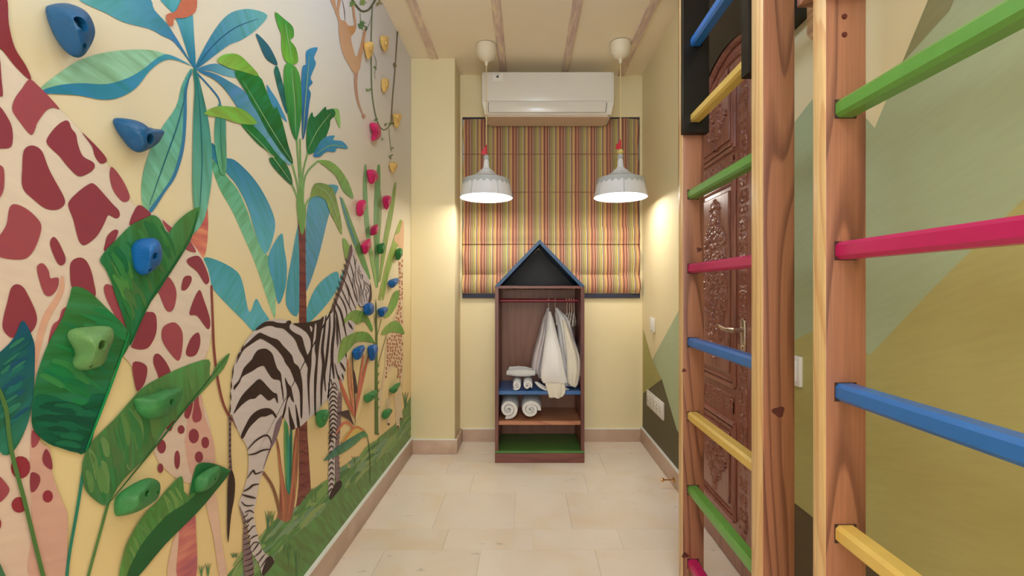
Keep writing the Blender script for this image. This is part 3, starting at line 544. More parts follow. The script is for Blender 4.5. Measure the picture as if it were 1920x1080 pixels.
for fr, pts in ((Z1, [(420, 125), (500, 122), (540, 135), (620, 140), (640, 118), (670, 113), (682, 135), (665, 165), (670, 200), (720, 240), (780, 270), (800, 310), (815, 370), (850, 470), (868, 455), (868, 630), (840, 570), (800, 480), (760, 410), (720, 310), (660, 245), (600, 195), (530, 185), (490, 170), (430, 170), (350, 205), (315, 212), (360, 165)]),
    (Z1, [(350, 240), (400, 250), (480, 285), (550, 310), (600, 370), (640, 410), (690, 470), (710, 540), (755, 580), (780, 660), (795, 760), (797, 900), (792, 1085), (775, 1085), (770, 880), (750, 790), (710, 710), (670, 610), (620, 540), (600, 490), (540, 410), (490, 365), (430, 325), (380, 300), (350, 305), (280, 350), (200, 410), (150, 500), (120, 555), (150, 470), (200, 380), (260, 320)]),
    (Z1, [(400, 397), (440, 405), (490, 450), (515, 530), (540, 600), (575, 645), (585, 720), (600, 830), (605, 930), (595, 900), (580, 790), (565, 720), (510, 710), (480, 690), (440, 630), (410, 580), (385, 573), (340, 590), (290, 625), (190, 680), (160, 740), (105, 815), (98, 795), (105, 770), (150, 720), (180, 650), (205, 590), (280, 510), (300, 470), (340, 415)]),
    (Z1, [(345, 710), (385, 720), (440, 780), (500, 840), (535, 855), (545, 900), (545, 952), (530, 930), (510, 895), (460, 925), (420, 900), (375, 860), (340, 880), (310, 905), (260, 910), (190, 960), (150, 1000), (100, 1057), (110, 1020), (160, 910), (210, 840), (280, 770)]),
    (Z4, [(245, 20), (290, 20), (320, 45), (336, 77), (320, 75), (305, 55), (265, 70), (230, 75), (190, 110), (155, 150), (120, 212), (108, 190), (140, 120), (165, 75), (200, 40)]),
    (Z1, [(620, 688), (650, 750), (680, 790), (695, 860), (710, 942), (680, 910), (665, 880), (640, 930), (625, 1000), (600, 1090), (590, 1090), (610, 1000), (635, 900), (635, 820), (622, 740)]),
    (Z2, [(6, 815), (30, 900), (60, 1000), (22, 1008), (8, 900)]), (Z2, [(63, 795), (85, 880), (102, 985), (80, 992), (68, 880)]),
    (Z2, [(42, 122), (110, 114), (190, 105), (270, 85), (302, 62), (284, 180), (266, 300), (254, 420), (246, 560), (238, 700), (236, 880), (224, 878), (220, 700), (222, 560), (236, 420), (226, 330), (236, 230), (241, 130), (228, 130), (215, 250), (200, 380), (197, 480), (184, 600), (182, 700), (184, 905), (174, 800), (165, 650), (163, 560), (168, 480), (150, 400), (175, 388), (191, 330), (190, 260), (160, 200), (110, 160)]),
    (Z4, [(45, 405), (69, 470), (66, 580), (45, 700), (28, 868), (21, 800), (22, 600), (26, 480)]),
    (Z4, [(285, 953), (318, 985), (300, 1022), (250, 1078), (243, 1045)]), (Z5, [(200, 882), (203, 920), (140, 1000), (128, 975), (168, 897)]),
    (Z3, [(112, 665), (240, 290), (308, -5), (330, 60), (300, 180), (270, 300), (230, 420), (190, 520), (150, 640)])):
    c = BK if fr is not Z3 else (112, 88, 88)
    ze.poly(fr, pts, c, lay=8, sub=3)
ze.poly(Z2, [(185, 140), (206, 158), (198, 190), (190, 175)], (212, 200, 200), lay=9)
for e, wd in (([(322, 52), (305, 200), (290, 340), (300, 470), (284, 640), (280, 812)], 24), ([(352, 32), (352, 150), (338, 300), (322, 450), (308, 560), (318, 692)], 20), ([(390, 10), (392, 150), (376, 300), (372, 420), (380, 500), (390, 585)], 24), ([(408, 20), (412, 200), (420, 330)], 9), ([(395, 455), (420, 560), (452, 650)], 10), ([(440, 445), (462, 480), (485, 525)], 18), ([(425, 550), (440, 590), (455, 600)], 8), ([(490, 370), (492, 410)], 12), ([(340, 640), (360, 590), (375, 640), (395, 620), (430, 690)], 8), ([(455, 540), (470, 590)], 14)): ze.rib(Z2, e, wd, BK, lay=9)
for y in range(640, 1080, 38): ze.rib(Z2, [(348, y+58), (368, y+22), (392, y+18), (415, y+45)], 13, BK, lay=9)
for i, y in enumerate(range(560, 960, 34)): ze.rib(Z5, [(122, y+24), (140, y), (156, y+16)], 9, BK, lay=9)
for y in range(350, 880, 32): ze.rib(Z5, [(176, y+6), (200, y)], 4, (96, 76, 80), lay=9)
for e, wd in (([(148, 282), (200, 225), (260, 190), (290, 205), (300, 245)], 11), ([(152, 314), (200, 305), (245, 284), (292, 278)], 12), ([(148, 462), (185, 412), (200, 434), (245, 418)], 11), ([(122, 545), (160, 525), (185, 505), (222, 498)], 13), ([(112, 565), (160, 578), (203, 588)], 14), ([(108, 608), (140, 635), (192, 632)], 9), ([(132, 678), (165, 666), (190, 682)], 9), ([(145, 748), (170, 718), (188, 712)], 10), ([(155, 805), (180, 770), (202, 762)], 8), ([(162, 850), (190, 830), (216, 820)], 8), ([(170, 895), (192, 868), (222, 868)], 7), ([(180, 930), (208, 890), (225, 868)], 8), ([(188, 962), (228, 930), (240, 905)], 8), ([(214, 1002), (245, 960), (262, 942)], 7), ([(230, 1032), (260, 985), (280, 958)], 7), ([(38, 70), (38, 200), (38, 300), (45, 412)], 15), ([(395, 10), (372, 90)], 5)):
    ze.rib(Z4, e, wd, BK if e[0] != (38, 70) else (120, 96, 100), lay=9, taper='both' if e[0] != (38, 70) else 'none')
for y in range(80, 400, 34): ze.rib(Z4, [(30, y+8), (46, y)], 12, BK, lay=10)
for y in range(700, 1080, 34): ze.rib(Z4, [(118+(y-700)*.03, y+14), (140+(y-700)*.1, y), (152+(y-700)*.1, y-16)], 7, (70, 50, 54), lay=9)
for e in ([(97, 565), (84, 705)], [(74, 730), (76, 810)], [(66, 840), (72, 925)], [(66, 960), (60, 1060)], [(160, 430), (130, 500)], [(200, 360), (172, 420)]): ze.rib(Z1, e, 13, BK, lay=9)
ze.rib(Z4, [(48, 60), (65, 120), (85, 150)], 6, (140, 92, 96), lay=9)
for e, wd in (([(200, 400), (240, 490), (290, 600), (322, 668)], 11), ([(232, 330), (280, 420), (312, 520), (366, 645)], 12), ([(262, 240), (300, 330), (350, 480), (382, 585)], 9), ([(178, 480), (230, 560), (262, 640), (272, 715)], 13), ([(150, 570), (200, 645), (232, 750), (268, 925)], 20), ([(132, 610), (172, 720), (212, 990)], 16), ([(176, 705), (178, 850), (192, 1010)], 9), ([(285, 775), (332, 852)], 24), ([(288, 130), (320, 225), (338, 300), (352, 390)], 8), ([(335, 90), (352, 150), (352, 200)], 7), ([(372, 130), (360, 180), (356, 240)], 6), ([(365, 210), (362, 330), (395, 450), (395, 590)], 6), ([(380, 240), (392, 330), (420, 430), (425, 560), (432, 612)], 6), ([(372, 260), (400, 280), (415, 340)], 5), ([(400, 200), (395, 250), (420, 270)], 5), ([(412, 300), (430, 300), (428, 350)], 8), ([(440, 352), (450, 420), (436, 480), (455, 580)], 6), ([(445, 375), (478, 420), (495, 462), (470, 500), (480, 570)], 6), ([(440, 360), (480, 390), (508, 440), (500, 540)], 6), ([(350, 260), (345, 360), (372, 480), (380, 580)], 6), ([(330, 320), (335, 420), (360, 540)], 6), ([(388, 585), (412, 622), (440, 618), (500, 580)], 6), ([(458, 440), (470, 460), (456, 520)], 5), ([(410, 380), (408, 470), (412, 590)], 5), ([(252, 395), (290, 480), (300, 640)], 7)):
    ze.rib(Z3, e, wd, BK, lay=9)
ze.poly(Z3, [(508, 380), (522, 440), (524, 540), (505, 592), (492, 570), (508, 470)], (84, 64, 62), lay=10)
for t in range(9):
    u = t/9; ze.rib(Z3, [(150+u*150-28, 590-u*520), (150+u*150+6, 640-u*520)], 15, (60, 42, 42), lay=10)
ze.build('painted_zebra', wl, 'painted zebra standing under the banana tree')
# -- small giraffe far in the picture
sg = Mural('L')
sg.poly(M3, [(330, 100), (352, 70), (366, 90), (368, 300), (368, 870), (350, 872), (338, 790), (300, 800), (262, 850), (245, 925), (242, 880), (258, 780), (268, 620), (300, 520), (330, 440), (340, 330), (342, 180)], (226, 200, 164), lay=3, sub=3)
rs = random.Random(11)
for (yy, xa, xb) in [(y, 342 if y < 420 else (342-(y-420)*.25 if y < 620 else (270 if y < 800 else 262)), 364) for y in range(120, 860, 22)]:
    x = xa+4+rs.random()*4
    while x < xb:
        h = rs.uniform(6, 10); wq = rs.uniform(3.6, 5.6)
        yy_ = yy; yy = yy+rs.uniform(-7, 7)
        if not (yy > 790 and 275 < x < 330):
            sg.poly(M3, [(x-wq, yy-h), (x+wq*.6, yy-h*1.1), (x+wq, yy+h*.5), (x, yy+h), (x-wq, yy+h*.4)], (172, 112, 84), lay=4, sub=2)
        x += rs.uniform(11, 17); yy = yy_
for e in ([(450, 300), (442, 420), (434, 590)], [(500, 360), (500, 450), (502, 528)], [(548, 340), (556, 440), (562, 545)], [(572, 300), (572, 400), (582, 492)]):
    sg.rib(Z5, e, 22, (226, 204, 170), lay=3, taper='none')
for x, y in ((433, 585), (502, 524), (560, 540), (582, 490)): sg.oval(Z5, x, y, 9, 8, (110, 84, 64), lay=4)
sg.poly(M2, [(440, 520), (452, 540), (450, 700), (440, 740), (415, 700), (385, 660), (388, 620), (420, 600)], (224, 180, 140), lay=4)
sg.build('painted_small_giraffe', wl)
# -- monkey and vines
mk = Mural('L')
mk.poly(M1, [(70, -20), (115, 100), (135, 170), (135, 230), (155, 350), (180, 420), (215, 480), (245, 528), (285, 508), (300, 430), (330, 250), (335, 208), (318, 212), (300, 300), (265, 408), (240, 350), (225, 265), (252, 232), (264, 180), (252, 90), (240, -20), (228, -20), (238, 110), (248, 178), (210, 186), (180, 150), (152, 142), (138, 80), (155, -20), (130, -20), (122, 60), (104, -20)], (214, 170, 132), (196, 146, 112), ang=90, lay=4)
mk.rib(M1, [(264, 500), (258, 600), (268, 700), (290, 780), (322, 850)], 26, (196, 150, 124), lay=3, taper='end')
mk.oval(M1, 316, 840, 14, 18, (200, 150, 128), lay=3)
mk.poly(M1, [(205, 195), (245, 190), (252, 225), (228, 255)], (206, 150, 96), lay=5)
mk.build('painted_monkey', wl)
vi = Mural('L')
vi.rib(M1, [(222, -20), (270, 50), (310, 82), (360, 62), (405, -10)], 14, (88, 92, 66), lay=5, taper='none')
vi.rib(M1, [(380, 30), (372, 250), (372, 500), (380, 700), (410, 860), (450, 935), (490, 925), (515, 880)], 8, (116, 130, 88), lay=5, taper='none')
vi.rib(M1, [(515, 890), (525, 720), (545, 480), (562, 215)], 8, (128, 118, 84), lay=5, taper='none')
vi.rib(M1, [(385, 385), (408, 450), (395, 540), (405, 572)], 4, (140, 150, 120), lay=5)
vi.rib(M1, [(500, 930), (505, 1000), (517, 1100)], 4, (150, 156, 120), lay=5, taper='none')
vi.rib(M1, [(290, 90), (300, 160), (345, 195), (370, 120)], 5, (96, 116, 84), lay=5)
vi.rib(M1, [(160, -10), (178, 80), (182, 150)], 5, (130, 110, 120), lay=5)
rv = random.Random(4)
for x, y, n, r, c in ((300, 180, 12, 38, (86, 130, 76)), (352, 655, 8, 26, (130, 160, 96)), (402, 490, 4, 22, (120, 140, 96)), (515, 890, 4, 22, (120, 140, 86)), (310, 12, 10, 34, (140, 164, 86)), (236, 30, 7, 28, (110, 150, 76)), (430, 20, 5, 34, (150, 140, 70)), (403, 862, 4, 22, (100, 130, 80)), (540, 470, 5, 22, (130, 120, 80)), (517, 1070, 3, 22, (140, 150, 110)), (335, 205, 5, 20, (80, 110, 70)), (470, 900, 3, 20, (130, 140, 90)), (450, 1010, 2, 14, (150, 160, 120)), (512, 1130, 3, 22, (130, 140, 100))):
    for k in range(n):
        a = rv.random()*2*PI; q = r*rv.uniform(.6, 1)
        vi.rib(M1, [(x, y), (x+math.cos(a)*q*.5-3, y+math.sin(a)*q*.5), (x+math.cos(a)*q, y+math.sin(a)*q)], 10, c, lay=6)
vi.build('painted_vine', wl)
# -- big foreground leaves
fl = Mural('L')
def leaf_streaks(seedn, fr, pts, c, n, lay, slope, L_=60, wd=10):
    """brush strokes kept inside the leaf outline"""
    r = random.Random(seedn); xs = [p[0] for p in pts]; ys = [p[1] for p in pts]
    def inside(x, y):
        s = False; j = len(pts)-1
        for i in range(len(pts)):
            xi, yi = pts[i]; xj, yj = pts[j]
            if (yi > y) != (yj > y) and x < (xj-xi)*(y-yi)/(yj-yi)+xi: s = not s
            j = i
        return s
    k = 0; t = 0; avg = [sum(v[i] for v in c)/len(c) for i in range(3)]
    while k < n and t < n*60:
        t += 1; x = r.uniform(min(xs), max(xs)); y = r.uniform(min(ys), max(ys)); l = 1.7*L_*r.uniform(.5, 1.1)
        e = [(x+math.cos(slope)*l*q, y+math.sin(slope)*l*q) for q in (-.5, 0, .5)]
        e[1] = (e[1][0]+l*.05, e[1][1]-l*.05)
        if all(inside(*p) for p in e) and inside(e[0][0]-4, e[0][1]) and inside(e[2][0]+4, e[2][1]):
            q_ = r.choice(c); fl.rib(fr, e, 1.5*wd*r.uniform(.5, 1.3), tuple(v*.55+a*.45 for v, a in zip(q_, avg)), lay=lay); k += 1
lf0 = [(85, 122), (50, 190), (0, 240), (-12, 250), (-12, 575), (40, 622), (100, 520), (125, 400), (131, 240), (120, 180)]
fl.poly(C, lf0, (44, 118, 84), (18, 84, 116), ang=60, lay=7, st='d'); leaf_streaks(1, C, lf0, [(20, 70, 120), (30, 120, 110), (60, 140, 100), (20, 90, 90)], 26, 8, -0.6, 60, 12)
fl.rib(C, [(-10, 370), (22, 450), (35, 560), (52, 650), (90, 790), (122, 920), (166, 1095)], 17, (84, 124, 66), lay=9, taper='none')
fl.poly(C, [(-5, 1020), (28, 1095), (-5, 1095)], (70, 120, 84), lay=8, smooth=False)
fl.rib(C, [(312, 690), (290, 830), (260, 1000), (250, 1095)], 12, (46, 130, 110), lay=6, taper='none')
fl.rib(C, [(408, 800), (375, 920), (342, 1040), (328, 1095)], 11, (92, 134, 76), lay=6, taper='none')
lf1 = [(375, 975), (400, 935), (440, 895), (490, 845), (540, 820), (575, 806), (602, 825), (620, 862), (630, 876), (660, 835), (700, 800), (745, 776), (748, 800), (735, 840), (700, 910), (670, 960), (610, 1070), (560, 1140), (530, 1200), (500, 1270), (488, 1295), (478, 1240), (455, 1170), (430, 1100), (418, 1058), (395, 1008)]
fl.poly(A, lf1, (20, 112, 64), (74, 134, 66), ang=60, lay=9, st='v', sub=3); leaf_streaks(2, A, lf1, [(96, 160, 76), (30, 120, 60), (60, 140, 70), (16, 100, 60), (84, 116, 66)], 46, 10, 1.1, 70, 14)
lf2 = [(275, -5), (330, 10), (400, 75), (478, 155), (490, 205), (430, 310), (400, 400), (370, 480), (320, 617), (270, 606), (200, 592), (150, 560), (122, 520), (120, 450), (135, 340), (160, 260), (190, 190), (235, 110), (262, 30)]
fl.poly(C, lf2, (10, 108, 74), (60, 132, 72), ang=90, lay=8, st='h', sub=3)
leaf_streaks(3, C, lf2, [(20, 134, 76), (40, 140, 80), (24, 120, 70), (80, 150, 84), (10, 116, 80)], 40, 9, 0.5, 90, 16)
lfd = [(140, 400), (200, 405), (290, 440), (330, 430), (345, 400), (398, 405), (365, 500), (320, 614), (200, 590), (150, 558), (124, 520), (124, 440)]
fl.poly(C, lfd, (8, 82, 62), (12, 100, 66), lay=10, st='h'); leaf_streaks(4, C, lfd, [(12, 110, 76), (6, 74, 58), (24, 118, 80), (6, 66, 52)], 26, 11, 0.15, 90, 14)
lf3 = [(783, 268), (700, 290), (600, 335), (540, 370), (500, 410), (430, 490), (350, 570), (320, 620), (307, 680), (318, 750), (350, 790), (400, 815), (440, 750), (480, 700), (560, 620), (620, 530), (680, 470), (740, 410), (800, 345), (840, 300), (862, 245), (830, 270), (805, 300), (791, 338), (786, 320)]
fl.poly(C, lf3, (70, 120, 70), (96, 150, 84), ang=70, lay=7, st='v', sub=3); leaf_streaks(5, C, lf3, [(110, 150, 84), (40, 120, 66), (84, 110, 66), (130, 160, 100), (50, 130, 76)], 50, 8, 1.35, 80, 16)
lf4 = [(682, 706), (640, 740), (590, 800), (540, 850), (490, 930), (465, 990), (448, 1095), (500, 1095), (560, 1020), (620, 960), (690, 890), (740, 840), (800, 770), (862, 690), (855, 680), (800, 658), (745, 658), (725, 700), (706, 787), (690, 760)]
fl.poly(C, lf4, (100, 150, 76), (70, 132, 70), ang=45, lay=9, st='v', sub=3); leaf_streaks(6, C, lf4, [(130, 164, 90), (70, 130, 66), (96, 150, 84)], 30, 10, 1.2, 60, 12)
fl.poly(C, [(862, 690), (800, 702), (745, 762), (705, 802), (640, 842), (580, 902), (520, 982), (472, 1095), (507, 1095), (620, 962), (740, 842), (800, 772)], (34, 92, 50), (40, 104, 54), lay=11, sub=3)
fl.poly(C, [(862, 688), (800, 658), (748, 660), (728, 700), (712, 770), (745, 755), (800, 700)], (40, 116, 64), lay=11, sub=3)
for e in ([(489, 1295), (560, 1135), (640, 1015), (715, 890), (742, 790)],): fl.rib(A, e, 9, (18, 96, 52), lay=11)
fl.rib(C, [(484, 170), (440, 300), (372, 480), (322, 612)], 10, (20, 150, 84), lay=12)
fl.rib(C, [(402, 815), (560, 622), (680, 472), (858, 250)], 7, (50, 104, 56), lay=9)
fl.build('painted_foreground_leaves', wl, 'large painted banana leaves in the foreground')

# -- colour fields on the right wall
rw = {}
def field(name, pts, col, lay, label=None):
    m = Mural('R'); m.poly(PX1, pts, col, lay=lay, smooth=False); m.build(name, wr, label)
SAGE = (176, 186, 148); OLI = (176, 170, 92); DK = (92, 84, 60)
m = Mural('R')
far = BACK
def RP(y, z): return (VX+WR*F/y, VY-(z-EYE)*F/y)
field('painted_sage_field', [(1222.7, 674.4), (1290, 550), (1330, 500), (1400, 330), (1487, 232), (1520, 190), (1560, 148), (1640, 240), (1740, 0), (2000, -600), (6000, -3000), (6000, 5000), (1269, 925)], (178, 190, 152), 1, 'sage green field')
field('painted_moss_field', [(1205.5, 616), (1222.7, 674.4), (1240.7, 710.7), (1205.5, 740)], (178, 172, 104), 2, 'moss green triangle')
field('painted_dark_olive_field', [(1205.5, 737.8), (1240.7, 710.7), (1269, 806), RP(2.5, 0.30), RP(2.42, 0), RP(BACK-.002, 0)], (98, 90, 64), 3, 'dark olive triangle')
field('painted_ochre_field', [RP(1.75, 0.95), (1487, 640), (1520, 622), (1570, 600), (1630, 667), (1750, 540), (1920, 372), (2400, -120), RP(.3, 2.0), RP(.3, 0.25), RP(1.46, 0.45), RP(1.75, 0.45)], (188, 178, 114), 2, 'ochre green field')
field('painted_brown_field', [RP(1.75, 0.453), RP(.95, 0.453), RP(.95, 0), RP(1.75, 0)], (100, 86, 62), 3, 'brown olive field')
field('taupe_wedge_field', [(1692, 117), (1740, 0), (1790, -120), (1830, -60), (1788, 0), (1780, 20)], (150, 146, 104), 2, 'taupe wedge')  # taupe wedge, darker than the sage round it
# ---------------------------------------------------------------- climbing holds
HM = {'blue': mat('hold_resin_blue', (14, 92, 164), 0.42, noise_amt=0.12, nscale=30, bump=0.25, bscale=220),
      'teal': mat('hold_resin_deep_blue', (10, 82, 134), 0.42, noise_amt=0.12, nscale=30, bump=0.25, bscale=220),
      'green': mat('hold_resin_green', (52, 124, 66), 0.5, noise_amt=0.12, nscale=30, bump=0.25, bscale=220),
      'sage': mat('hold_resin_sage', (98, 142, 84), 0.5, noise_amt=0.12, nscale=30, bump=0.25, bscale=220),
      'pink': mat('hold_resin_magenta', (200, 32, 96), 0.42, noise_amt=0.1, nscale=30, bump=0.25, bscale=220),
      'yellow': mat('hold_resin_yellow', (226, 186, 108), 0.5, noise_amt=0.1, nscale=30, bump=0.25, bscale=220)}
M_bolt = mat('bolt_steel', (190, 190, 195), 0.3, metal=1.0, noise_amt=0.02)
def resample(pts, n):
    c = crs(pts, True, 8); d = [0]
    for i in range(len(c)): d.append(d[-1]+math.dist(c[i], c[(i+1) % len(c)]))
    out = []; T = d[-1]; j = 0
    for k in range(n):
        t = T*k/n
        while d[j+1] < t: j += 1
        u = (t-d[j])/(d[j+1]-d[j]+1e-9); a = c[j]; b = c[(j+1) % len(c)]
        out.append((a[0]+(b[0]-a[0])*u, a[1]+(b[1]-a[1])*u))
    return out
def unp(px, py, X):
    y = X*F/(px-VX); return Vector((X, y, EYE+(VY-py)*y/F))
def hold(fr, pts, colr, label, holes=(), p=None, group='climbing holds bolted to the mural wall', seed=0):
    q = [(fr[0]+a/fr[2], fr[1]+b/fr[2]) for a, b in pts]
    n = 32; s = resample(q, n)
    x0 = min(a for a, b in s); x1 = max(a for a, b in s); xm = (x0+x1)/2
    ymid = abs(WL)*F/(VX-xm); size = (max(b for a, b in s)-min(b for a, b in s))*ymid/F
    if p is None: p = min(0.05, size*0.5)
    ring = []
    for a, b in s:
        t = (a-x0)/(x1-x0); ring.append(unp(a, b, WL+0.002+p*(0.10+0.72*t)))
    c = sum(ring, Vector())/n; cen = unp((x0+x1)/2+(x1-x0)*0.08, sum(b for a, b in s)/n, WL+p)
    bm = bmesh.new(); rings = []
    yl = min(s)[1]
    base = [unp(x0+(a-x0)*0.74, yl+(b-yl)*0.84, WL) for a, b in s]
    for v in base: v.x = WL-0.001
    mid = [(v+w)*0.5 for v, w in zip(base, ring)]
    levels = [base, mid, ring]
    for k, f in ((0.86, 0.42), (0.62, 0.78), (0.32, 0.96)):
        L = []
        for v in ring:
            w = cen+(v-cen)*k; w.x = v.x+(WL+p-v.x)*f
            L.append(w)
        levels.append(L)
    for li, L in enumerate(levels):
        r = []
        for v in L:
            d = noise.noise(Vector((v.y*28+seed*3, v.z*28, seed)))*size*0.045 if li > 2 else 0
            r.append(bm.verts.new((v.x+d, v.y, v.z)))
        rings.append(r)
    for Ar, Br in zip(rings, rings[1:]):
        for k in range(n): bm.faces.new((Ar[k], Ar[(k+1) % n], Br[(k+1) % n], Br[k]))
    top = bm.verts.new((WL+p*1.0, cen.y, cen.z))
    for k in range(n): bm.faces.new((rings[-1][k], rings[-1][(k+1) % n], top))
    bm.faces.new(rings[0][::-1])
    bmesh.ops.recalc_face_normals(bm, faces=bm.faces)
    bmesh.ops.subdivide_edges(bm, edges=bm.edges[:], cuts=1, use_grid_fill=True, smooth=0.5) if size > 0.06 else None
    bm.normal_update(); tree = BVHTree.FromBMesh(bm)
    o = fin('climbing_hold', bm, HM[colr], smooth=True, angle=75)
    tag(o, label, 'climbing hold', group)
    org = Vector((0, 0, EYE)); bolts = []
    for hx, hy, hr, *dd in holes:
        ax, ay = fr[0]+hx/fr[2], fr[1]+hy/fr[2]
        d = Vector(((ax-VX)/F, 1, (VY-ay)/F)).normalized()
        loc, nor, _, dist = tree.ray_cast(org, d)
        if loc is None: continue
        if nor.dot(d) > 0: nor = -nor
        rw_ = hr/fr[2]*loc.y/F*1.1
        axis = (nor*0.6+Vector((1, 0, 0))*0.8).normalized()
        R = axis.to_track_quat('Z', 'Y').to_matrix().to_4x4()
        cb = bmesh.new(); depth = min(p*0.45, rw_*1.5)
        bmesh.ops.create_cone(cb, cap_ends=True, segments=20, radius1=rw_*0.8, radius2=rw_*1.05, depth=depth*2, matrix=Matrix.Translation(loc) @ R)
        cm = bpy.data.meshes.new('cutter'); cb.to_mesh(cm); cb.free(); co_ = bpy.data.objects.new('cutter', cm); COL.objects.link(co_)
        md = o.modifiers.new('hole', 'BOOLEAN'); md.operation = 'DIFFERENCE'; md.object = co_; md.solver = 'EXACT'
        dg = bpy.context.evaluated_depsgraph_get(); me2 = bpy.data.meshes.new_from_object(o.evaluated_get(dg))
        o.modifiers.clear(); old = o.data; o.data = me2; bpy.data.objects.remove(co_)
        for pl in me2.polygons: pl.use_smooth = True
        try: me2.set_sharp_from_angle(angle=math.radians(60))
        except Exception: pass
        b2 = bmesh.new(); bmesh.ops.create_cone(b2, cap_ends=True, segments=12, radius1=rw_*0.5, radius2=rw_*0.45, depth=depth*0.3, matrix=Matrix.Translation(loc-axis*depth*0.82) @ R)
        fin('bolt', b2, M_bolt, o, smooth=True)
    return o
hold(H1, [(240, 30), (330, 15), (410, 40), (455, 80), (482, 150), (470, 210), (430, 275), (395, 292), (350, 275), (300, 215), (255, 130), (235, 60)], 'teal', 'large teardrop blue climbing hold at the top left, above the long mint palm leaf', ((418, 122, 34), (432, 232, 13)), seed=1, p=0.055)
hold(A, [(428, 445), (505, 450), (560, 480), (612, 488), (614, 502), (590, 540), (540, 568), (505, 568), (470, 530), (440, 490)], 'teal', 'blue beak shaped climbing hold beside the giraffe neck, pointing right', ((565, 522, 20),), seed=2, p=0.05)
hold(A, [(545, 893), (590, 898), (608, 940), (605, 980), (580, 1010), (540, 1032), (510, 1015), (497, 970), (495, 930), (510, 905)], 'blue', 'bright blue egg shaped climbing hold on the upper green banana leaf', ((582, 960, 13), (566, 1012, 8)), seed=3, p=0.045)
hold(H2, [(410, 830), (470, 808), (630, 798), (675, 825), (675, 880), (650, 940), (625, 1010), (580, 1045), (490, 1062), (440, 1035), (460, 980), (440, 930), (405, 870)], 'sage', 'large pale green horn shaped climbing hold on the darkest leaf', ((612, 912, 30), (545, 1040, 9)), seed=4, p=0.05)
hold(C, [(505, 415), (560, 400), (640, 378), (680, 375), (685, 395), (660, 450), (620, 480), (560, 492), (520, 470), (507, 440)], 'green', 'green wedge climbing hold with a sharp upper lip on the striped leaf', ((645, 428, 12),), seed=5, p=0.045)
hold(C, [(432, 795), (460, 760), (520, 725), (560, 712), (595, 725), (602, 755), (590, 790), (550, 820), (500, 845), (450, 855), (433, 850)], 'green', 'long green climbing hold with two bolt holes on bare yellow wall', ((553, 770, 12), (594, 765, 7)), seed=6, p=0.045)
hold(C, [(728, 740), (735, 710), (770, 685), (815, 667), (828, 680), (815, 720), (780, 755), (745, 768), (730, 760)], 'green', 'green climbing hold on the folded leaf tip touching the zebra tail', ((808, 716, 6),), seed=7, p=0.035)
small = [
 (M1, [(320, 310), (380, 305), (390, 350), (375, 395), (350, 430), (330, 390)], 'yellow', 'yellow climbing hold on the hanging vine beside the monkey'),
 (M1, [(440, 262), (490, 265), (497, 320), (485, 370), (465, 370), (440, 320)], 'yellow', 'highest yellow climbing hold, between the two painted vines'),
 (M1, [(450, 570), (495, 575), (497, 620), (465, 670), (447, 640)], 'yellow', 'second highest yellow climbing hold between the two painted vines'),
 (M1, [(530, 825), (585, 825), (588, 860), (560, 920), (540, 915), (530, 860)], 'yellow', 'yellow climbing hold just right of the vine loop, near the corner'),
 (M2, [(350, 100), (400, 95), (405, 125), (375, 170), (355, 145)], 'yellow', 'lowest yellow climbing hold, above the tallest grass blades'),
 (M1, [(365, 890), (420, 895), (442, 950), (430, 1000), (375, 1020), (385, 970), (370, 930)], 'pink', 'topmost magenta climbing hold, at the bottom of the painted vine'),
 (M2, [(188, 152), (245, 152), (270, 195), (260, 225), (215, 252), (195, 215)], 'pink', 'magenta climbing hold between the tips of two tall painted blades'),
 (M2, [(112, 400), (130, 370), (175, 370), (178, 420), (150, 475), (128, 485), (112, 450)], 'pink', 'leftmost magenta climbing hold, left of the painted blades'),
 (M2, [(305, 345), (350, 335), (362, 370), (330, 437), (305, 400)], 'pink', 'rightmost magenta climbing hold, beside the slanting painted blade'),
 (M2, [(222, 560), (260, 542), (270, 570), (255, 612), (215, 622), (213, 600)], 'pink', 'smallest magenta climbing hold, on the middle painted blade'),
 (M2, [(145, 690), (200, 645), (215, 665), (210, 715), (170, 760), (150, 720)], 'pink', 'lowest magenta climbing hold, just above the zebra face'),
 (M2, [(268, 690), (310, 678), (318, 715), (305, 750), (275, 755), (265, 730)], 'green', 'green climbing hold on the painted blades beside the lowest magenta hold'),
 (M2, [(395, 740), (415, 715), (440, 720), (442, 755), (412, 802), (395, 780)], 'green', 'green climbing hold on the neck of the small painted giraffe'),
 (M2, [(345, 950), (410, 930), (412, 965), (370, 1002), (345, 985)], 'blue', 'highest of the small blue climbing holds, beside the small giraffe'),
 (M3, [(135, 430), (155, 408), (190, 412), (195, 460), (165, 482), (138, 470)], 'blue', 'small blue climbing hold at the zebra muzzle'),
 (M3, [(222, 440), (270, 430), (275, 455), (240, 492), (222, 475)], 'blue', 'small blue climbing hold just right of the painted stem, level with the zebra muzzle'),
 (M3, [(75, 680), (130, 657), (140, 680), (115, 735), (85, 745), (68, 710)], 'blue', 'small blue climbing hold under the arching leaf, left of the other low blue one'),
 (M3, [(162, 665), (210, 655), (218, 690), (200, 740), (175, 750), (162, 710)], 'blue', 'low small blue climbing hold touching the painted stem'),
 (M3, [(140, 955), (170, 940), (205, 925), (210, 960), (160, 1000), (140, 990)], 'green', 'small green climbing hold on the painted stem above the grass'),
 (M3, [(292, 915), (345, 880), (348, 900), (315, 945), (292, 935)], 'green', 'rightmost green climbing hold, between the small giraffe legs and the corner'),
 (M3, [(243, 1075), (260, 1042), (300, 1038), (300, 1060), (260, 1100)], 'green', 'lowest small green climbing hold, by the small giraffe hooves'),
 (Z5, [(45, 460), (75, 435), (120, 435), (122, 480), (75, 548), (48, 520)], 'green', 'rounded green climbing hold between the zebra belly and front leg')]
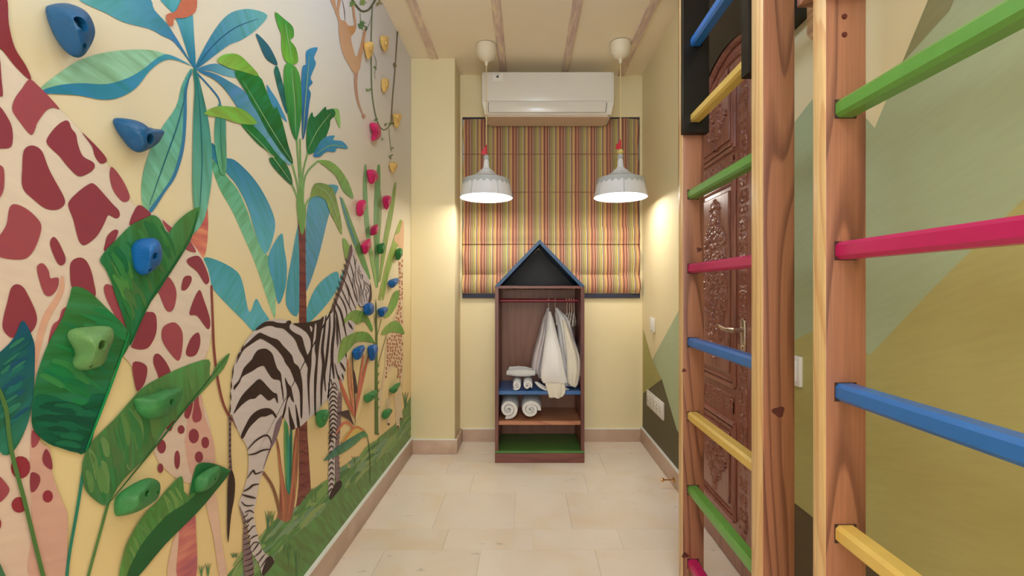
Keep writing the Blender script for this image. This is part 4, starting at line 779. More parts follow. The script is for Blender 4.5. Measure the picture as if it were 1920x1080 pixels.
for i, (fr, pts, c, lb) in enumerate(small): hold(fr, pts, c, lb, seed=20+i, p=0.045 if i != 21 else 0.05)

# ---------------------------------------------------------------- carved door in the right wall
M_door = wood('varnished_carved_wood', (158, 96, 80), (118, 62, 52), 'Z', 18, rough=0.3, coat=0.5, knots=False)
M_black = mat('black_gloss_paint', (11, 7, 6), 0.38, noise_amt=0.3, nscale=30, coat=0.0, spec=0.35, bump=0.12, bscale=40)
M_chrome = mat('brushed_metal', (200, 186, 172), 0.25, metal=1.0, noise_amt=0.03)
DX = WR-0.004        # leaf face
door = empty('door_1', (WR, 1.98, 0)); tag(door, kind='structure')
def dl(o):           # children built in world space
    o.parent = door; o.matrix_parent_inverse = Matrix.Translation(door.location).inverted(); return o
arch = [(2.40, 1.70), (2.34, 1.83), (2.25, 1.94), (2.176, 2.02), (2.12, 2.075), (2.06, 2.112), (1.95, 2.145), (1.86, 2.15), (1.76, 2.135), (1.68, 2.10), (1.60, 2.02), (1.55, 1.94)]
def prism_yz(bm, pts, xa, xb):
    A_ = [bm.verts.new((xa, y, z)) for y, z in pts]; B_ = [bm.verts.new((xb, y, z)) for y, z in pts]; n = len(pts)
    bm.faces.new(A_); bm.faces.new(B_[::-1])
    for k in range(n): bm.faces.new((A_[k], A_[(k+1) % n], B_[(k+1) % n], B_[k]))
bm = bmesh.new(); prism_yz(bm, [(2.40, 0.005)]+arch+[(1.55, 0.005)], DX-0.012, WR-0.0005)
dl(fin('door_leaf', bm, M_door, bevel=0))
bm = bmesh.new()
tube(bm, [(DX-0.018, 2.40, 0.01), (DX-0.018, 2.40, 0.9)]+[(DX-0.018, y, z) for y, z in crs(arch, False, 3)]+[(DX-0.018, 1.55, 0.9), (DX-0.018, 1.55, 0.01)], 0.016, 8)
dl(fin('door_casing', bm, M_door, smooth=True))
bm = bmesh.new()
tube(bm, [(DX-0.014, y*0.93+1.975*0.07, z-0.055) for y, z in crs(arch, False, 3)], 0.010, 8)
dl(fin('arch_molding', bm, M_door, smooth=True))
PA = [(1.86, 2.22, 1.725, 2.03), (1.86, 2.22, 0.745, 1.605), (1.86, 2.22, 0.197, 0.59)]
def panel_frame(y0, y1, z0, z1):
    bm = bmesh.new()
    for k, (ins, r) in enumerate(((0.0, 0.010), (0.022, 0.006))):
        for a, b in (((y0+ins, z0+ins), (y1-ins, z0+ins)), ((y1-ins, z0+ins), (y1-ins, z1-ins)), ((y1-ins, z1-ins), (y0+ins, z1-ins)), ((y0+ins, z1-ins), (y0+ins, z0+ins))):
            tube(bm, [(DX-0.014, a[0], a[1]), (DX-0.014, b[0], b[1])], r, 8)
    dl(fin('panel_molding', bm, M_door, smooth=True))
    bm = bmesh.new(); box(bm, DX-0.020, DX-0.008, y0+0.045, y1-0.045, z0+0.045, z1-0.045)
    dl(fin('raised_panel', bm, M_door, bevel=0.006))
for a in PA: panel_frame(*a)
def carving(name, yc, zc, hw, hh, shape, seedn, depth=0.016, face=DX-0.019, mirror=True):
    """carved acanthus relief as a height field: many overlapping petals, mirrored about the middle"""
    r = random.Random(seedn); ny = max(16, int(hw*2/0.0035)); nz = max(24, int(hh*2/0.0045))
    pet = []
    cnt = int(300*hw*hh/(0.11*0.33))+40
    for _ in range(cnt):
        u = r.uniform(0.02, 1) if mirror else r.uniform(-1, 1); v = r.uniform(-1, 1)
        if not shape(u*0.97, v*0.97): continue
        a = math.atan2(v*hh*2, u*hw)+r.choice((0.9, -0.9, 1.5))+r.uniform(-.4, .4)
        pet.append((u*hw, v*hh, a, r.uniform(0.012, 0.024)*(0.7+hw*2.5), r.uniform(0.0035, 0.007)*(0.7+hw*2.5), r.uniform(.5, 1)))
        if r.random() < .3:   # scroll
            for t in range(7):
                aa = t*0.9; rr = 0.016*(1-t*0.11)
                pet.append((u*hw+math.cos(aa)*rr, v*hh+math.sin(aa)*rr, aa+PI/2, 0.009, 0.004, 1.0))
    H = [[0.0]*(nz+1) for _ in range(ny+1)]; mask = [[False]*(nz+1) for _ in range(ny+1)]
    for i in range(ny+1):
        for j in range(nz+1):
            u = -1+2*i/ny; v = -1+2*j/nz; mask[i][j] = shape(abs(u) if mirror else u, v)
            H[i][j] = 0.22 if mask[i][j] else 0
    dy = 2*hw/ny; dz = 2*hh/nz
    for (py, pz, a, la, lb, hgt) in pet:
        for sgn in ((1, -1) if mirror else (1,)):
            cy_ = py*sgn; ca, sa = math.cos(a), math.sin(a)*sgn
            i0 = int((cy_-la+hw)/dy); i1 = int((cy_+la+hw)/dy)+1; j0 = int((pz-la+hh)/dz); j1 = int((pz+la+hh)/dz)+1
            for i in range(max(0, i0), min(ny, i1)+1):
                for j in range(max(0, j0), min(nz, j1)+1):
                    if not mask[i][j]: continue
                    Y = -hw+i*dy-cy_; Z = -hh+j*dz-pz; p_ = (Y*ca+Z*sa)/la; q_ = (-Y*sa+Z*ca)/lb
                    d = p_*p_+q_*q_
                    if d < 1:
                        h = hgt*math.sqrt(1-d)*(1-0.35*math.exp(-(q_*3)**2))
                        if h > H[i][j]: H[i][j] = h
    bm = bmesh.new(); V = {}
    for i in range(ny+1):
        for j in range(nz+1):
            if mask[i][j] or any(mask[a][b] for a in (max(0, i-1), min(ny, i+1)) for b in (max(0, j-1), min(nz, j+1))):
                V[i, j] = bm.verts.new((face+0.003-H[i][j]*depth, yc-hw+i*dy, zc-hh+j*dz))
    for i in range(ny):
        for j in range(nz):
            k = [(i, j), (i+1, j), (i+1, j+1), (i, j+1)]
            if all(t in V for t in k): bm.faces.new([V[t] for t in k])
    dl(fin(name, bm, M_door, smooth=True, angle=50))
med = lambda u, v: (u*0.95+abs(v)**1.6*0.95 < 1.0+0.10*math.sin(v*16)) and u < 0.96+0.04*math.sin(v*20)
dia = lambda u, v: u+abs(v)*0.95 < 0.98+0.12*math.sin(abs(v)*14)
strip = lambda u, v: abs(u) < 0.85+0.12*math.sin(v*60)
carving('carved_medallion', 2.045, 1.19, 0.132, 0.365, med, 3)
carving('carved_medallion', 2.045, 0.395, 0.115, 0.145, dia, 5)
carving('carved_medallion', 2.045, 1.89, 0.12, 0.125, dia, 7)
carving('carved_strip', 1.79, 1.10, 0.032, 0.94, strip, 11, depth=0.012, face=DX-0.012)
carving('carved_strip', 2.29, 1.00, 0.030, 0.84, strip, 12, depth=0.012, face=DX-0.012)
carving('carved_strip', 2.04, 0.668, 0.17, 0.042, lambda u, v: abs(v) < 0.9, 13, depth=0.012, face=DX-0.012)
carving('carved_strip', 2.04, 1.665, 0.17, 0.035, lambda u, v: abs(v) < 0.9, 14, depth=0.012, face=DX-0.012)
carving('carved_strip', 2.02, 2.065, 0.10, 0.022, lambda u, v: abs(v) < 0.9, 15, depth=0.010, face=DX-0.012)
bm = bmesh.new(); lz = 0.985
box(bm, DX-0.02, DX-0.010, 1.765, 1.800, lz-0.10, lz+0.04)
dl(fin('handle_plate', bm, M_chrome, bevel=0.003, smooth=True))
bm = bmesh.new()
tube(bm, [(DX-0.018, 1.783, lz), (DX-0.058, 1.783, lz)], 0.011, 14)
tube(bm, [(DX-0.052, 1.775, lz), (DX-0.056, 1.80, lz-0.002), (DX-0.058, 1.84, lz-0.004), (DX-0.056, 1.89, lz+0.002), (DX-0.050, 1.93, lz+0.008)], [0.010, 0.011, 0.009, 0.008, 0.004], 12)
dl(fin('door_handle', bm, M_chrome, smooth=True))
bm = bmesh.new(); tube(bm, [(DX-0.018, 1.783, lz-0.065), (DX-0.026, 1.783, lz-0.065)], 0.010, 14); box(bm, DX-0.034, DX-0.024, 1.780, 1.786, lz-0.076, lz-0.054)
dl(fin('lock_knob', bm, M_chrome, smooth=True))
# black board above and around the arch
bm = bmesh.new()
ar = crs(arch, False, 3)
pts = [(2.47, 1.70), (2.47, CEIL-0.001), (1.28, CEIL-0.001), (1.28, 1.985), (1.53, 1.985)]+[(y, z) for y, z in ar[::-1]]
prism_yz(bm, pts, WR-0.045, WR-0.0005)
tag(fin('black_board', bm, M_black), 'glossy black board framing the arch of the carved door', 'panel')

# ---------------------------------------------------------------- climbing ladders
M_post = wood('pine_post', (168, 112, 84), (100, 56, 42), 'Z', 11, rough=0.42, coat=0.2, band=1.3, knots=False)
M_postside = wood('pine_lit_side', (236, 200, 142), (214, 160, 108), 'Z', 16, rough=0.42, coat=0.2, knots=False)  # paler pine: lamp light on the room-facing post sides is in the colour
M_knot = mat('knot_wood', (84, 34, 30), 0.5, noise_amt=0.3, nscale=90)
RC = {'green': mat('rung_paint_green', (98, 158, 66), 0.35, noise_amt=0.05, nscale=20, bump=0.08, bscale=60, coat=0.2),
      'pink': mat('rung_paint_magenta', (192, 22, 96), 0.35, noise_amt=0.05, nscale=20, bump=0.08, bscale=60, coat=0.2),
      'blue': mat('rung_paint_blue', (46, 112, 190), 0.35, noise_amt=0.05, nscale=20, bump=0.08, bscale=60, coat=0.2),
      'yellow': mat('rung_paint_yellow', (226, 190, 100), 0.38, noise_amt=0.05, nscale=20, bump=0.08, bscale=60, coat=0.2)}
M_hole = mat('dark_mortise', (60, 32, 26), 0.7)
LX0, LX1 = 0.579, 0.658
RX0, RX1 = 0.597, 0.637
RZ = [(0.129, 'pink'), (0.402, 'green'), (0.675, 'yellow'), (0.949, 'blue'), (1.222, 'pink'), (1.496, 'green'), (1.770, 'yellow'), (2.046, 'blue'), (2.32, 'pink'), (2.594, 'green')]
KN = {1.115: [(0.618, 0.847, 0.015)], 1.114: [(0.618, 0.847, 0.015)], 1.685: [(0.640, 1.292, 0.010), (0.588, 0.16, 0.012), (0.584, 0.845, 0.008)], 0.88: [(0.64, 0.30, 0.008)]}
def ladder(label, ya, yb, far, clad_near, clad_far):
    """ya..: near post, yb..: far post (each (front, back))"""
    t = empty('climbing_ladder', ((LX0+LX1)/2, (ya[0]+yb[1])/2, 0)); tag(t, label, 'ladder', 'ladders with coloured rungs')
    ox, oy = t.location.x, t.location.y
    for (f, b) in (ya, yb):
        bm = bmesh.new(); box(bm, LX0, LX1, f, b, 0.0, CEIL-0.002)
        bmesh.ops.translate(bm, verts=bm.verts, vec=(-(LX0+LX1)/2, -(f+b)/2, 0))
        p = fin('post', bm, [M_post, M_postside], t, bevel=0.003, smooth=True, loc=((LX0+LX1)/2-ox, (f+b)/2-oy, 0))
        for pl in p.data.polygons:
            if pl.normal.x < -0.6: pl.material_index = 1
        for kx, kz, kr in KN.get(round(f, 3), []):
            bm = bmesh.new(); lathe(bm, [(kr, 0), (kr*0.6, 0.0008), (0.0, 0.0003)], 16)
            for v_ in bm.verts: a_ = math.atan2(v_.co.y, v_.co.x); q_ = 1+0.2*math.sin(a_*3+kx*90); v_.co.x *= q_; v_.co.y *= q_*0.85
            bmesh.ops.rotate(bm, verts=bm.verts, cent=(0, 0, 0), matrix=Matrix.Rotation(PI/2, 3, 'X'))
            fin('knot', bm, M_knot, p, smooth=True, loc=(kx-(LX0+LX1)/2, -(b-f)/2, kz))
        for z, c in RZ:
            if z > CEIL-0.1: continue
            face = f if (f, b) == yb else b
            o_ = -0.0012 if (f, b) == yb else 0.0012
            bm = bmesh.new(); box(bm, RX0-0.0015-(LX0+LX1)/2, RX1+0.0015-(LX0+LX1)/2, face+min(0, o_)-(f+b)/2, face+max(0, o_)-(f+b)/2, z-0.0185, z+0.0185)
            fin('mortise_edge', bm, M_hole, p, bevel=0.0005, bseg=1)
    for z, c in RZ:
        bm = bmesh.new(); L_ = (yb[0]-ya[1])+0.03; w_, h_ = (RX1-RX0)/2, 0.017; ch = 0.007
        prof = [(-w_+ch, -h_), (w_-ch, -h_), (w_, -h_+ch), (w_, h_-ch), (w_-ch, h_), (-w_+ch, h_), (-w_, h_-ch), (-w_, -h_+ch)]
        A_ = [bm.verts.new((x, -L_/2, zz)) for x, zz in prof]; B_ = [bm.verts.new((x, L_/2, zz)) for x, zz in prof]
        bm.faces.new(A_); bm.faces.new(B_[::-1])
        for k in range(8): bm.faces.new((A_[k], A_[(k+1) % 8], B_[(k+1) % 8], B_[k]))
        r = fin('rung', bm, RC[c], t, bevel=0.0015, bseg=1, smooth=True, angle=25, loc=((RX0+RX1)/2-ox, (ya[1]+yb[0])/2-oy, z))
        r['label'] = {'pink': 'magenta', 'green': 'green', 'blue': 'blue', 'yellow': 'yellow'}[c]+' rung'
    for (y0_, y1_, z0_) in ((yb[0]-0.032, yb[0]-0.0005, 1.716), (ya[1]+0.0005, ya[1]+0.038, 1.706)):
        bm = bmesh.new(); z1_ = CEIL-0.004
        # plank notched round the rungs
        box(bm, LX0-0.007, RX0-0.001, y0_, y1_, z0_, z1_); box(bm, RX1+0.001, LX1+0.006, y0_, y1_, z0_, z1_)
        zz = z0_
        for z, c in RZ:
            if z > z0_: box(bm, RX0-0.001, RX1+0.001, y0_, y1_, zz, z-0.018); zz = z+0.018
        box(bm, RX0-0.001, RX1+0.001, y0_, y1_, zz, z1_)
        bmesh.ops.translate(bm, verts=bm.verts, vec=(-ox, -oy, 0))
        fin('black_plank', bm, M_black, t)
    return t
lad1 = ladder('far wooden ladder with painted rungs standing in front of the carved door', (1.1145, 1.1727), (1.685, 1.732), True, True, True)
lad2 = ladder('near wooden ladder whose painted rungs run out of the right edge of the view', (0.19, 0.235), (0.88, 0.921), False, True, True)
# screws near the top of the near post
for z in (1.675, 1.640):
    bm = bmesh.new(); lathe(bm, [(0.0055, 0), (0.0045, 0.0022), (0.0, 0.0022)], 14, (0, 0, 0))
    bmesh.ops.rotate(bm, verts=bm.verts, cent=(0, 0, 0), matrix=Matrix.Rotation(PI/2, 3, 'X'))
    o = fin('screw', bm, mat('rusty_screw', (96, 40, 34), 0.5, metal=0.3), lad2, smooth=True); o.location = (0.615-lad2.location.x, 0.8800-lad2.location.y, z)
bm = bmesh.new(); box(bm, -0.05, 0.05, -0.014, 0.014, 0, 1.0)
o = fin('top_block', bm, M_post, lad2, bevel=0.002); o.location = (0.615-lad2.location.x, 0.9365-lad2.location.y, 1.735)

# ---------------------------------------------------------------- small wall fittings on the right wall
M_plast = mat('white_switch_plastic', (236, 232, 226), 0.35, noise_amt=0.01)
def plate(name, y0, y1, z0, z1, th, label, cat, mods=0, par_group=None):
    t = empty(name, (WR, (y0+y1)/2, (z0+z1)/2)); tag(t, label, cat)
    bm = bmesh.new(); box(bm, -th, 0, -(y1-y0)/2, (y1-y0)/2, -(z1-z0)/2, (z1-z0)/2)
    fin('plate', bm, M_plast, t, bevel=0.003, smooth=True)
    wd = (y1-y0)-0.02
    for k in range(mods):
        a = -wd/2+wd*k/mods+0.004; b = -wd/2+wd*(k+1)/mods-0.004
        bm = bmesh.new(); box(bm, -th-0.003, -th+0.001, a, b, -(z1-z0)/2+0.016, (z1-z0)/2-0.016)
        m_ = fin('socket_module', bm, M_plast, t, bevel=0.002, smooth=True)
        for dy_, dz_ in ((0, 0.012), (-0.012, -0.010), (0.012, -0.010)):
            bm = bmesh.new(); box(bm, -th-0.0036, -th-0.0028, (a+b)/2+dy_-0.003, (a+b)/2+dy_+0.003, dz_-0.004, dz_+0.004); fin('pin_slot', bm, mat('dark_slot', (40, 36, 34), 0.8), m_)
    return t
plate('socket_plate', 2.865, 3.25, 0.315, 0.425, 0.012, 'long white socket plate low on the dark olive triangle', 'socket', 5)
t = empty('remote_holder', (WR, 3.09, 0.90)); tag(t, 'small white remote control holder high on the cream wall', 'remote')
bm = bmesh.new(); box(bm, -0.02, 0, -0.022, 0.022, -0.05, 0.045); fin('holder', bm, M_plast, t, bevel=0.004, smooth=True)
bm = bmesh.new(); box(bm, -0.028, -0.0201, -0.018, 0.018, -0.035, 0.055); fin('remote', bm, M_plast, t, bevel=0.003, smooth=True)
t = empty('light_switch', (WR, 1.475, 0.885)); tag(t, 'square white light switch between the two nearest wooden posts', 'switch')
bm = bmesh.new(); box(bm, -0.012, 0, -0.045, 0.045, -0.048, 0.048); fin('plate', bm, M_plast, t, bevel=0.003, smooth=True)
bm = bmesh.new(); box(bm, -0.016, -0.0119, -0.03, 0.03, -0.033, 0.033); fin('rocker', bm, M_plast, t, bevel=0.002, smooth=True)
M_pale = wood('pale_wood', (214, 170, 124), (180, 128, 90), 'Y', 18, knots=False)
bm = bmesh.new(); prism_yz(bm, [(1.20, 1.983), (1.33, 1.983), (1.33, 1.89), (1.31, 1.865), (1.27, 1.875), (1.20, 1.93)], WR-0.05, WR-0.0006)
tag(fin('wall_bracket', bm, M_pale, bevel=0.004), 'small pale wooden bracket on the wall under the black board', 'bracket')
M_gold = mat('polished_brass', (208, 160, 100), 0.2, metal=1.0, noise_amt=0.02)
t = empty('door_stopper', (WR-BT, 2.62, 0.045)); tag(t, 'small brass door stopper on the right skirting behind the far post', 'door stopper')
bm = bmesh.new(); lathe(bm, [(0.014, 0), (0.013, 0.006), (0.006, 0.010), (0.004, 0.02), (0.004, 0.058), (0.009, 0.060), (0.011, 0.068), (0.008, 0.076), (0.0, 0.078)], 20)
bmesh.ops.rotate(bm, verts=bm.verts, cent=(0, 0, 0), matrix=Matrix.Rotation(-PI/2, 3, 'Y')); fin('stopper_rod', bm, M_gold, t, smooth=True)

# ---------------------------------------------------------------- roman blind
m, nt, b = newmat('striped_blind_cloth'); L = nt.links.new
tc = N(nt, 'ShaderNodeTexCoord'); sx = N(nt, 'ShaderNodeSeparateXYZ'); L(tc.outputs['Object'], sx.inputs[0])
mu = N(nt, 'ShaderNodeMath', operation='MULTIPLY'); mu.inputs[1].default_value = 1/0.118; L(sx.outputs[0], mu.inputs[0])
ad = N(nt, 'ShaderNodeMath', operation='ADD'); ad.inputs[1].default_value = 40.35; L(mu.outputs[0], ad.inputs[0])
fr_ = N(nt, 'ShaderNodeMath', operation='FRACT'); L(ad.outputs[0], fr_.inputs[0])
rp = ramp(nt, [(0, (200, 136, 104)), (.09, (92, 36, 38)), (.14, (178, 140, 116)), (.25, (66, 54, 50)), (.275, (180, 150, 108)), (.34, (120, 112, 70)), (.385, (182, 168, 120)), (.46, (110, 100, 66)), (.49, (226, 202, 96)), (.535, (60, 50, 46)), (.56, (240, 228, 196)), (.595, (44, 38, 70)), (.635, (186, 142, 108)), (.72, (96, 56, 40)), (.745, (218, 192, 108)), (.79, (200, 148, 110)), (.89, (108, 40, 40)), (.945, (186, 144, 120)), (.98, (58, 44, 46))], 'CONSTANT'); L(fr_.outputs[0], rp.inputs[0])
L(rp.outputs[0], b.inputs['Base Color']); b.inputs['Roughness'].default_value = 0.85
wv = N(nt, 'ShaderNodeTexNoise'); wv.inputs['Scale'].default_value = 500; L(tc.outputs['Object'], wv.inputs['Vector'])
bpn = N(nt, 'ShaderNodeBump'); bpn.inputs['Strength'].default_value = 0.25; bpn.inputs['Distance'].default_value = 0.002; L(wv.outputs[0], bpn.inputs['Height']); L(bpn.outputs[0], b.inputs['Normal'])
M_cloth = m
M_navy = mat('navy_hem', (44, 46, 66), 0.7)
blind = empty('roman_blind', ((WX0+WX1)/2, BACK+0.012, WZ0)); tag(blind, 'striped roman blind in maroon, yellow and peach covering the window', 'blind')
def zb(py, y=BACK-.03): return EYE+(VY-py)*y/F
folds = [218, 286, 358, 422, 456, 515, 550]
zs = []; 
bm = bmesh.new(); nx = 90; W = (WX1-WX0)/2-0.004
grid = []
for k, (pa, pb) in enumerate(zip(folds, folds[1:])):
    za, zc = zb(pa), zb(pb); n = 9
    for i in range(n+(1 if k == len(folds)-2 else 0)):
        t_ = i/n
        amp = 0.004 if k == 0 else 0.010 if k < 3 else 0.024
        d = amp*math.sin(PI*t_)**0.8 + (0.0 if k < 3 else 0.012*t_)
        if k >= 3: d += 0.008*(k-2)
        zs.append((za+(zc-za)*t_, d, k))
    if k == 3:   # the overlap: cloth drops a little in front and tucks back
        zs.append((zc-0.004, 0.030, 3)); zs.append((zc-0.006, 0.012, 3))
for z, d, k in zs:
    row = []
    for i in range(nx+1):
        u = -1+2*i/nx; e = max(0, abs(u)-0.86)/0.14
        wav = 0.003*math.sin(u*9+k)+(0.010*e*math.sin(z*30+k) if True else 0)
        fold_e = 1-0.012*e*(0.5+0.5*math.sin((z-zb(286))/(zb(218)-zb(286))*2*PI+1.5))
        row.append(bm.verts.new((u*W*fold_e, -(d+wav), z-WZ0)))
    grid.append(row)
for Ar, Br in zip(grid, grid[1:]):
    for i in range(nx): bm.faces.new((Ar[i], Ar[i+1], Br[i+1], Br[i]))
fin('blind_fabric', bm, M_cloth, blind, smooth=True, angle=60)
bm = bmesh.new(); box(bm, -W, W, -0.034, -0.016, zb(559)-WZ0, zb(551)-WZ0); fin('hem_bar', bm, M_navy, blind, bevel=0.002)
bm = bmesh.new(); box(bm, -W, W, -0.002, 0.016, zb(219)-WZ0, zb(216)-WZ0+0.004); fin('headrail', bm, M_navy, blind, bevel=0.001)
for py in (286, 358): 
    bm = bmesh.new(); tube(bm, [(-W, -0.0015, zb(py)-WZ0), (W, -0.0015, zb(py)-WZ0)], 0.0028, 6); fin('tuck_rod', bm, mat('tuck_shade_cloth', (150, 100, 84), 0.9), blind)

# ---------------------------------------------------------------- air conditioner
M_ac = mat('air_conditioner_plastic', (232, 226, 214), 0.22, noise_amt=0.01, coat=0.3)
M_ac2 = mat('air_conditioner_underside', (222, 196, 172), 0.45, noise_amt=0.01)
AX0, AX1 = -0.309, 0.613; AF = 3.19; AZ0, AZ1 = 2.375, 2.672
ac = empty('air_conditioner', ((AX0+AX1)/2, BACK, AZ0)); tag(ac, 'long white split air conditioner mounted above the blind', 'air conditioner')
hw = (AX1-AX0)/2; dp = BACK-AF; hh = AZ1-AZ0
bm = bmesh.new()
prof = [(0, 0.0), (0, hh-0.002), (-dp+0.03, hh), (-dp+0.006, hh-0.008), (-dp, hh-0.03), (-dp+0.002, hh*0.27), (-dp+0.012, hh*0.06), (-dp+0.03, 0.0)]
Lv = [bm.verts.new((-hw+ (0.0 if z > 0.08 else 0.012), y, z)) for y, z in prof]; Rv = [bm.verts.new((hw-(0.0 if z > 0.08 else 0.012), y, z)) for y, z in prof]
bm.faces.new(Lv); bm.faces.new(Rv[::-1])
for k in range(len(prof)): bm.faces.new((Lv[k], Rv[k], Rv[(k+1) % len(prof)], Lv[(k+1) % len(prof)]))
fin('body', bm, M_ac, ac, bevel=0.004, smooth=True)
bm = bmesh.new()
A_ = [(-dp-0.004, hh-0.012), (-dp-0.004, hh*0.285)]
box(bm, -hw+0.012, hw-0.012, -dp-0.005, -dp+0.004, hh*0.285, hh-0.010); fin('front_panel', bm, M_ac, ac, bevel=0.003, smooth=True)
bm = bmesh.new(); box(bm, -hw+0.045, hw-0.055, -0.004, 0.004, -0.034, 0.034)
fl_ = fin('louver', bm, M_ac, ac, bevel=0.003, smooth=True); fl_.location = (0, -dp+0.003, hh*0.145); fl_.rotation_euler = (math.radians(6), 0, 0)
bm = bmesh.new(); box(bm, -hw+0.03, hw-0.035, -dp+0.03, -0.01, -0.014, 0.002); fin('underside_tray', bm, M_ac2, ac, bevel=0.004)
for x_ in (-hw+0.042, hw-0.050):
    bm = bmesh.new(); tube(bm, [(x_, -dp-0.002, hh*0.255), (x_-0.002, -dp-0.001, hh*0.15), (x_-0.008 if x_ > 0 else x_, -dp+0.002, hh*0.03)], 0.0016, 6); fin('louver_gap', bm, mat('dark_gap', (50, 48, 46), 0.8), ac)
bm = bmesh.new(); box(bm, -hw+0.075, -hw+0.145, -dp-0.0058, -dp-0.0049, hh-0.075, hh-0.018); st2 = fin('energy_sticker', bm, mat('sticker_white', (240, 236, 226), 0.4, noise_amt=0.0), ac)
bm = bmesh.new(); lathe(bm, [(0.009, 0), (0.009, 0.0008)], 16); bmesh.ops.rotate(bm, verts=bm.verts, cent=(0, 0, 0), matrix=Matrix.Rotation(PI/2, 3, 'X')); bmesh.ops.translate(bm, verts=bm.verts, vec=(-hw+0.107, -dp-0.0058, hh-0.042)); fin('sticker_mark', bm, mat('sticker_dark', (60, 64, 60), 0.5), st2)
bm = bmesh.new(); tube(bm, [(-hw+0.088, -dp-0.006, hh-0.027), (-hw+0.107, -dp-0.006, hh-0.023), (-hw+0.126, -dp-0.006, hh-0.027)], 0.0014, 5); fin('sticker_arc', bm, mat('sticker_dark', (60, 64, 60), 0.5), st2)
# ---------------------------------------------------------------- pendant lamps
M_shade = mat('lamp_metal_pale_grey', (230, 231, 235), 0.4, noise_amt=0.03)
M_trim = mat('lamp_trim_grey', (186, 190, 190), 0.5, noise_amt=0.03)
M_bulb = emis('glowing_diffuser', (255, 252, 246), 5.0)
M_flag = mat('flag_red', (206, 36, 54), 0.5, noise_amt=0.05)
M_yb = mat('bead_yellow', (222, 204, 122), 0.5); M_cord = mat('cord_cream', (232, 206, 150), 0.5); M_can = mat('canopy_cream', (236, 222, 194), 0.45, noise_amt=0.02)
def pendant(x, y, rim, label, yellow, rz, yaw=0.0):
    t = empty('pendant_lamp', (x, y, rim), yaw); tag(t, label, 'lamp', 'pair of pendant lamps over the wardrobe')
    R = 0.175
    prof = [(R, 0), (R*0.975, 0.012), (R*0.925, 0.050), (R*0.895, 0.085), (R*0.86, 0.116), (R*0.58, 0.133), (R*0.40, 0.150), (R*0.27, 0.170)]
    bm = bmesh.new(); lathe(bm, prof, 48, caps=False)
    inner = [(r-0.003, z-0.002) for r, z in prof]; lathe(bm, inner, 48, caps=False)
    fin('lamp_shade', bm, M_shade, t, smooth=True, angle=30)
    bm = bmesh.new(); lathe(bm, [(R*0.27, 0.168), (R*0.28, 0.174), (R*0.18, 0.184), (R*0.12, 0.200), (R*0.10, 0.232), (R*0.085, 0.250), (0, 0.252)], 24); fin('lamp_neck', bm, M_shade, t, smooth=True)
    bm = bmesh.new(); bmesh.ops.create_uvsphere(bm, u_segments=20, v_segments=14, radius=0.019, matrix=Matrix.Translation((0, 0, 0.265))); fin('ball', bm, M_trim, t, smooth=True)
    top = 0.284
    if yellow:
        bm = bmesh.new(); lathe(bm, [(0.010, 0.280), (0.019, 0.288), (0.019, 0.305), (0.010, 0.314), (0, 0.315)], 20); fin('yellow_bead', bm, M_yb, t, smooth=True); top = 0.312
    bm = bmesh.new()
    P_ = [(0.004, -0.004), (-0.022, 0.002), (-0.036, 0.010), (-0.026, 0.022), (-0.030, 0.034), (-0.014, 0.040), (-0.006, 0.056), (0.004, 0.058)]
    f_ = [bm.verts.new((a, -0.002, top+b)) for a, b in P_]; g_ = [bm.verts.new((a, 0.002, top+b)) for a, b in P_]
    bm.faces.new(f_); bm.faces.new(g_[::-1])
    for k in range(len(P_)): bm.faces.new((f_[k], f_[(k+1) % len(P_)], g_[(k+1) % len(P_)], g_[k]))
    tube(bm, [(0, 0, top-0.004), (0, 0, top+0.065)], 0.003, 8); fin('red_flag', bm, M_flag, t)
    # six seams down the shade
    for k in range(6):
        a = rz+k*PI/3; bm = bmesh.new()
        tube(bm, [((r+0.0005)*math.cos(a), (r+0.0005)*math.sin(a), z) for r, z in prof], 0.0022, 6); fin('seam', bm, M_trim, t, smooth=True)
    # zigzag pelmet
    bm = bmesh.new(); n = 144; rows_ = []
    def rad(z):
        for (r0, z0), (r1, z1) in zip(prof, prof[1:]):
            if z0 <= z <= z1: return r0+(r1-r0)*(z-z0)/(z1-z0)
    for k in range(n):
        a = 2*PI*k/n; zlow = 0.092-0.018*abs(((k % 6)/3)-1)
        col_ = []
        for z in (zlow, 0.106, 0.116, 0.1245, 0.133): r = rad(z)+0.0012; col_.append(bm.verts.new((r*math.cos(a), r*math.sin(a), z)))
        rows_.append(col_)
    for k in range(n):
        a_, b_ = rows_[k], rows_[(k+1) % n]
        for j in range(4): bm.faces.new((a_[j], b_[j], b_[j+1], a_[j+1]))
    fin('zigzag_trim', bm, M_trim, t, smooth=True)
    bm = bmesh.new(); lathe(bm, [(0, 0.010), (R*0.93, 0.010), (R*0.93, 0.013), (0, 0.013)], 40, caps=False); fin('diffuser', bm, M_bulb, t)
    bm = bmesh.new(); tube(bm, [(0, 0, top+0.06), (0, 0, CEIL-rim-0.13)], 0.0028, 8); fin('cord', bm, M_cord, t)
    h = CEIL-rim
    bm = bmesh.new(); lathe(bm, [(0.066, h-0.004), (0.068, h-0.022), (0.066, h-0.05), (0.054, h-0.082), (0.03, h-0.100), (0.012, h-0.108), (0.008, h-0.135), (0, h-0.137)], 32, caps=False); fin('canopy', bm, M_can, t, smooth=True)
    l = bpy.data.lights.new('pendant_light', 'AREA'); l.shape = 'DISK'; l.size = 0.30; l.energy = PEND; l.color = (1, 0.92, 0.80)
    o = bpy.data.objects.new('pendant_light', l); COL.objects.link(o); o.location = (x, y, rim+0.005)
pendant(-0.264, 3.0, 1.745, 'left of the two pavilion shaped pendant lamps, no yellow bead under its flag', False, PI/2-PI/6+0.02)
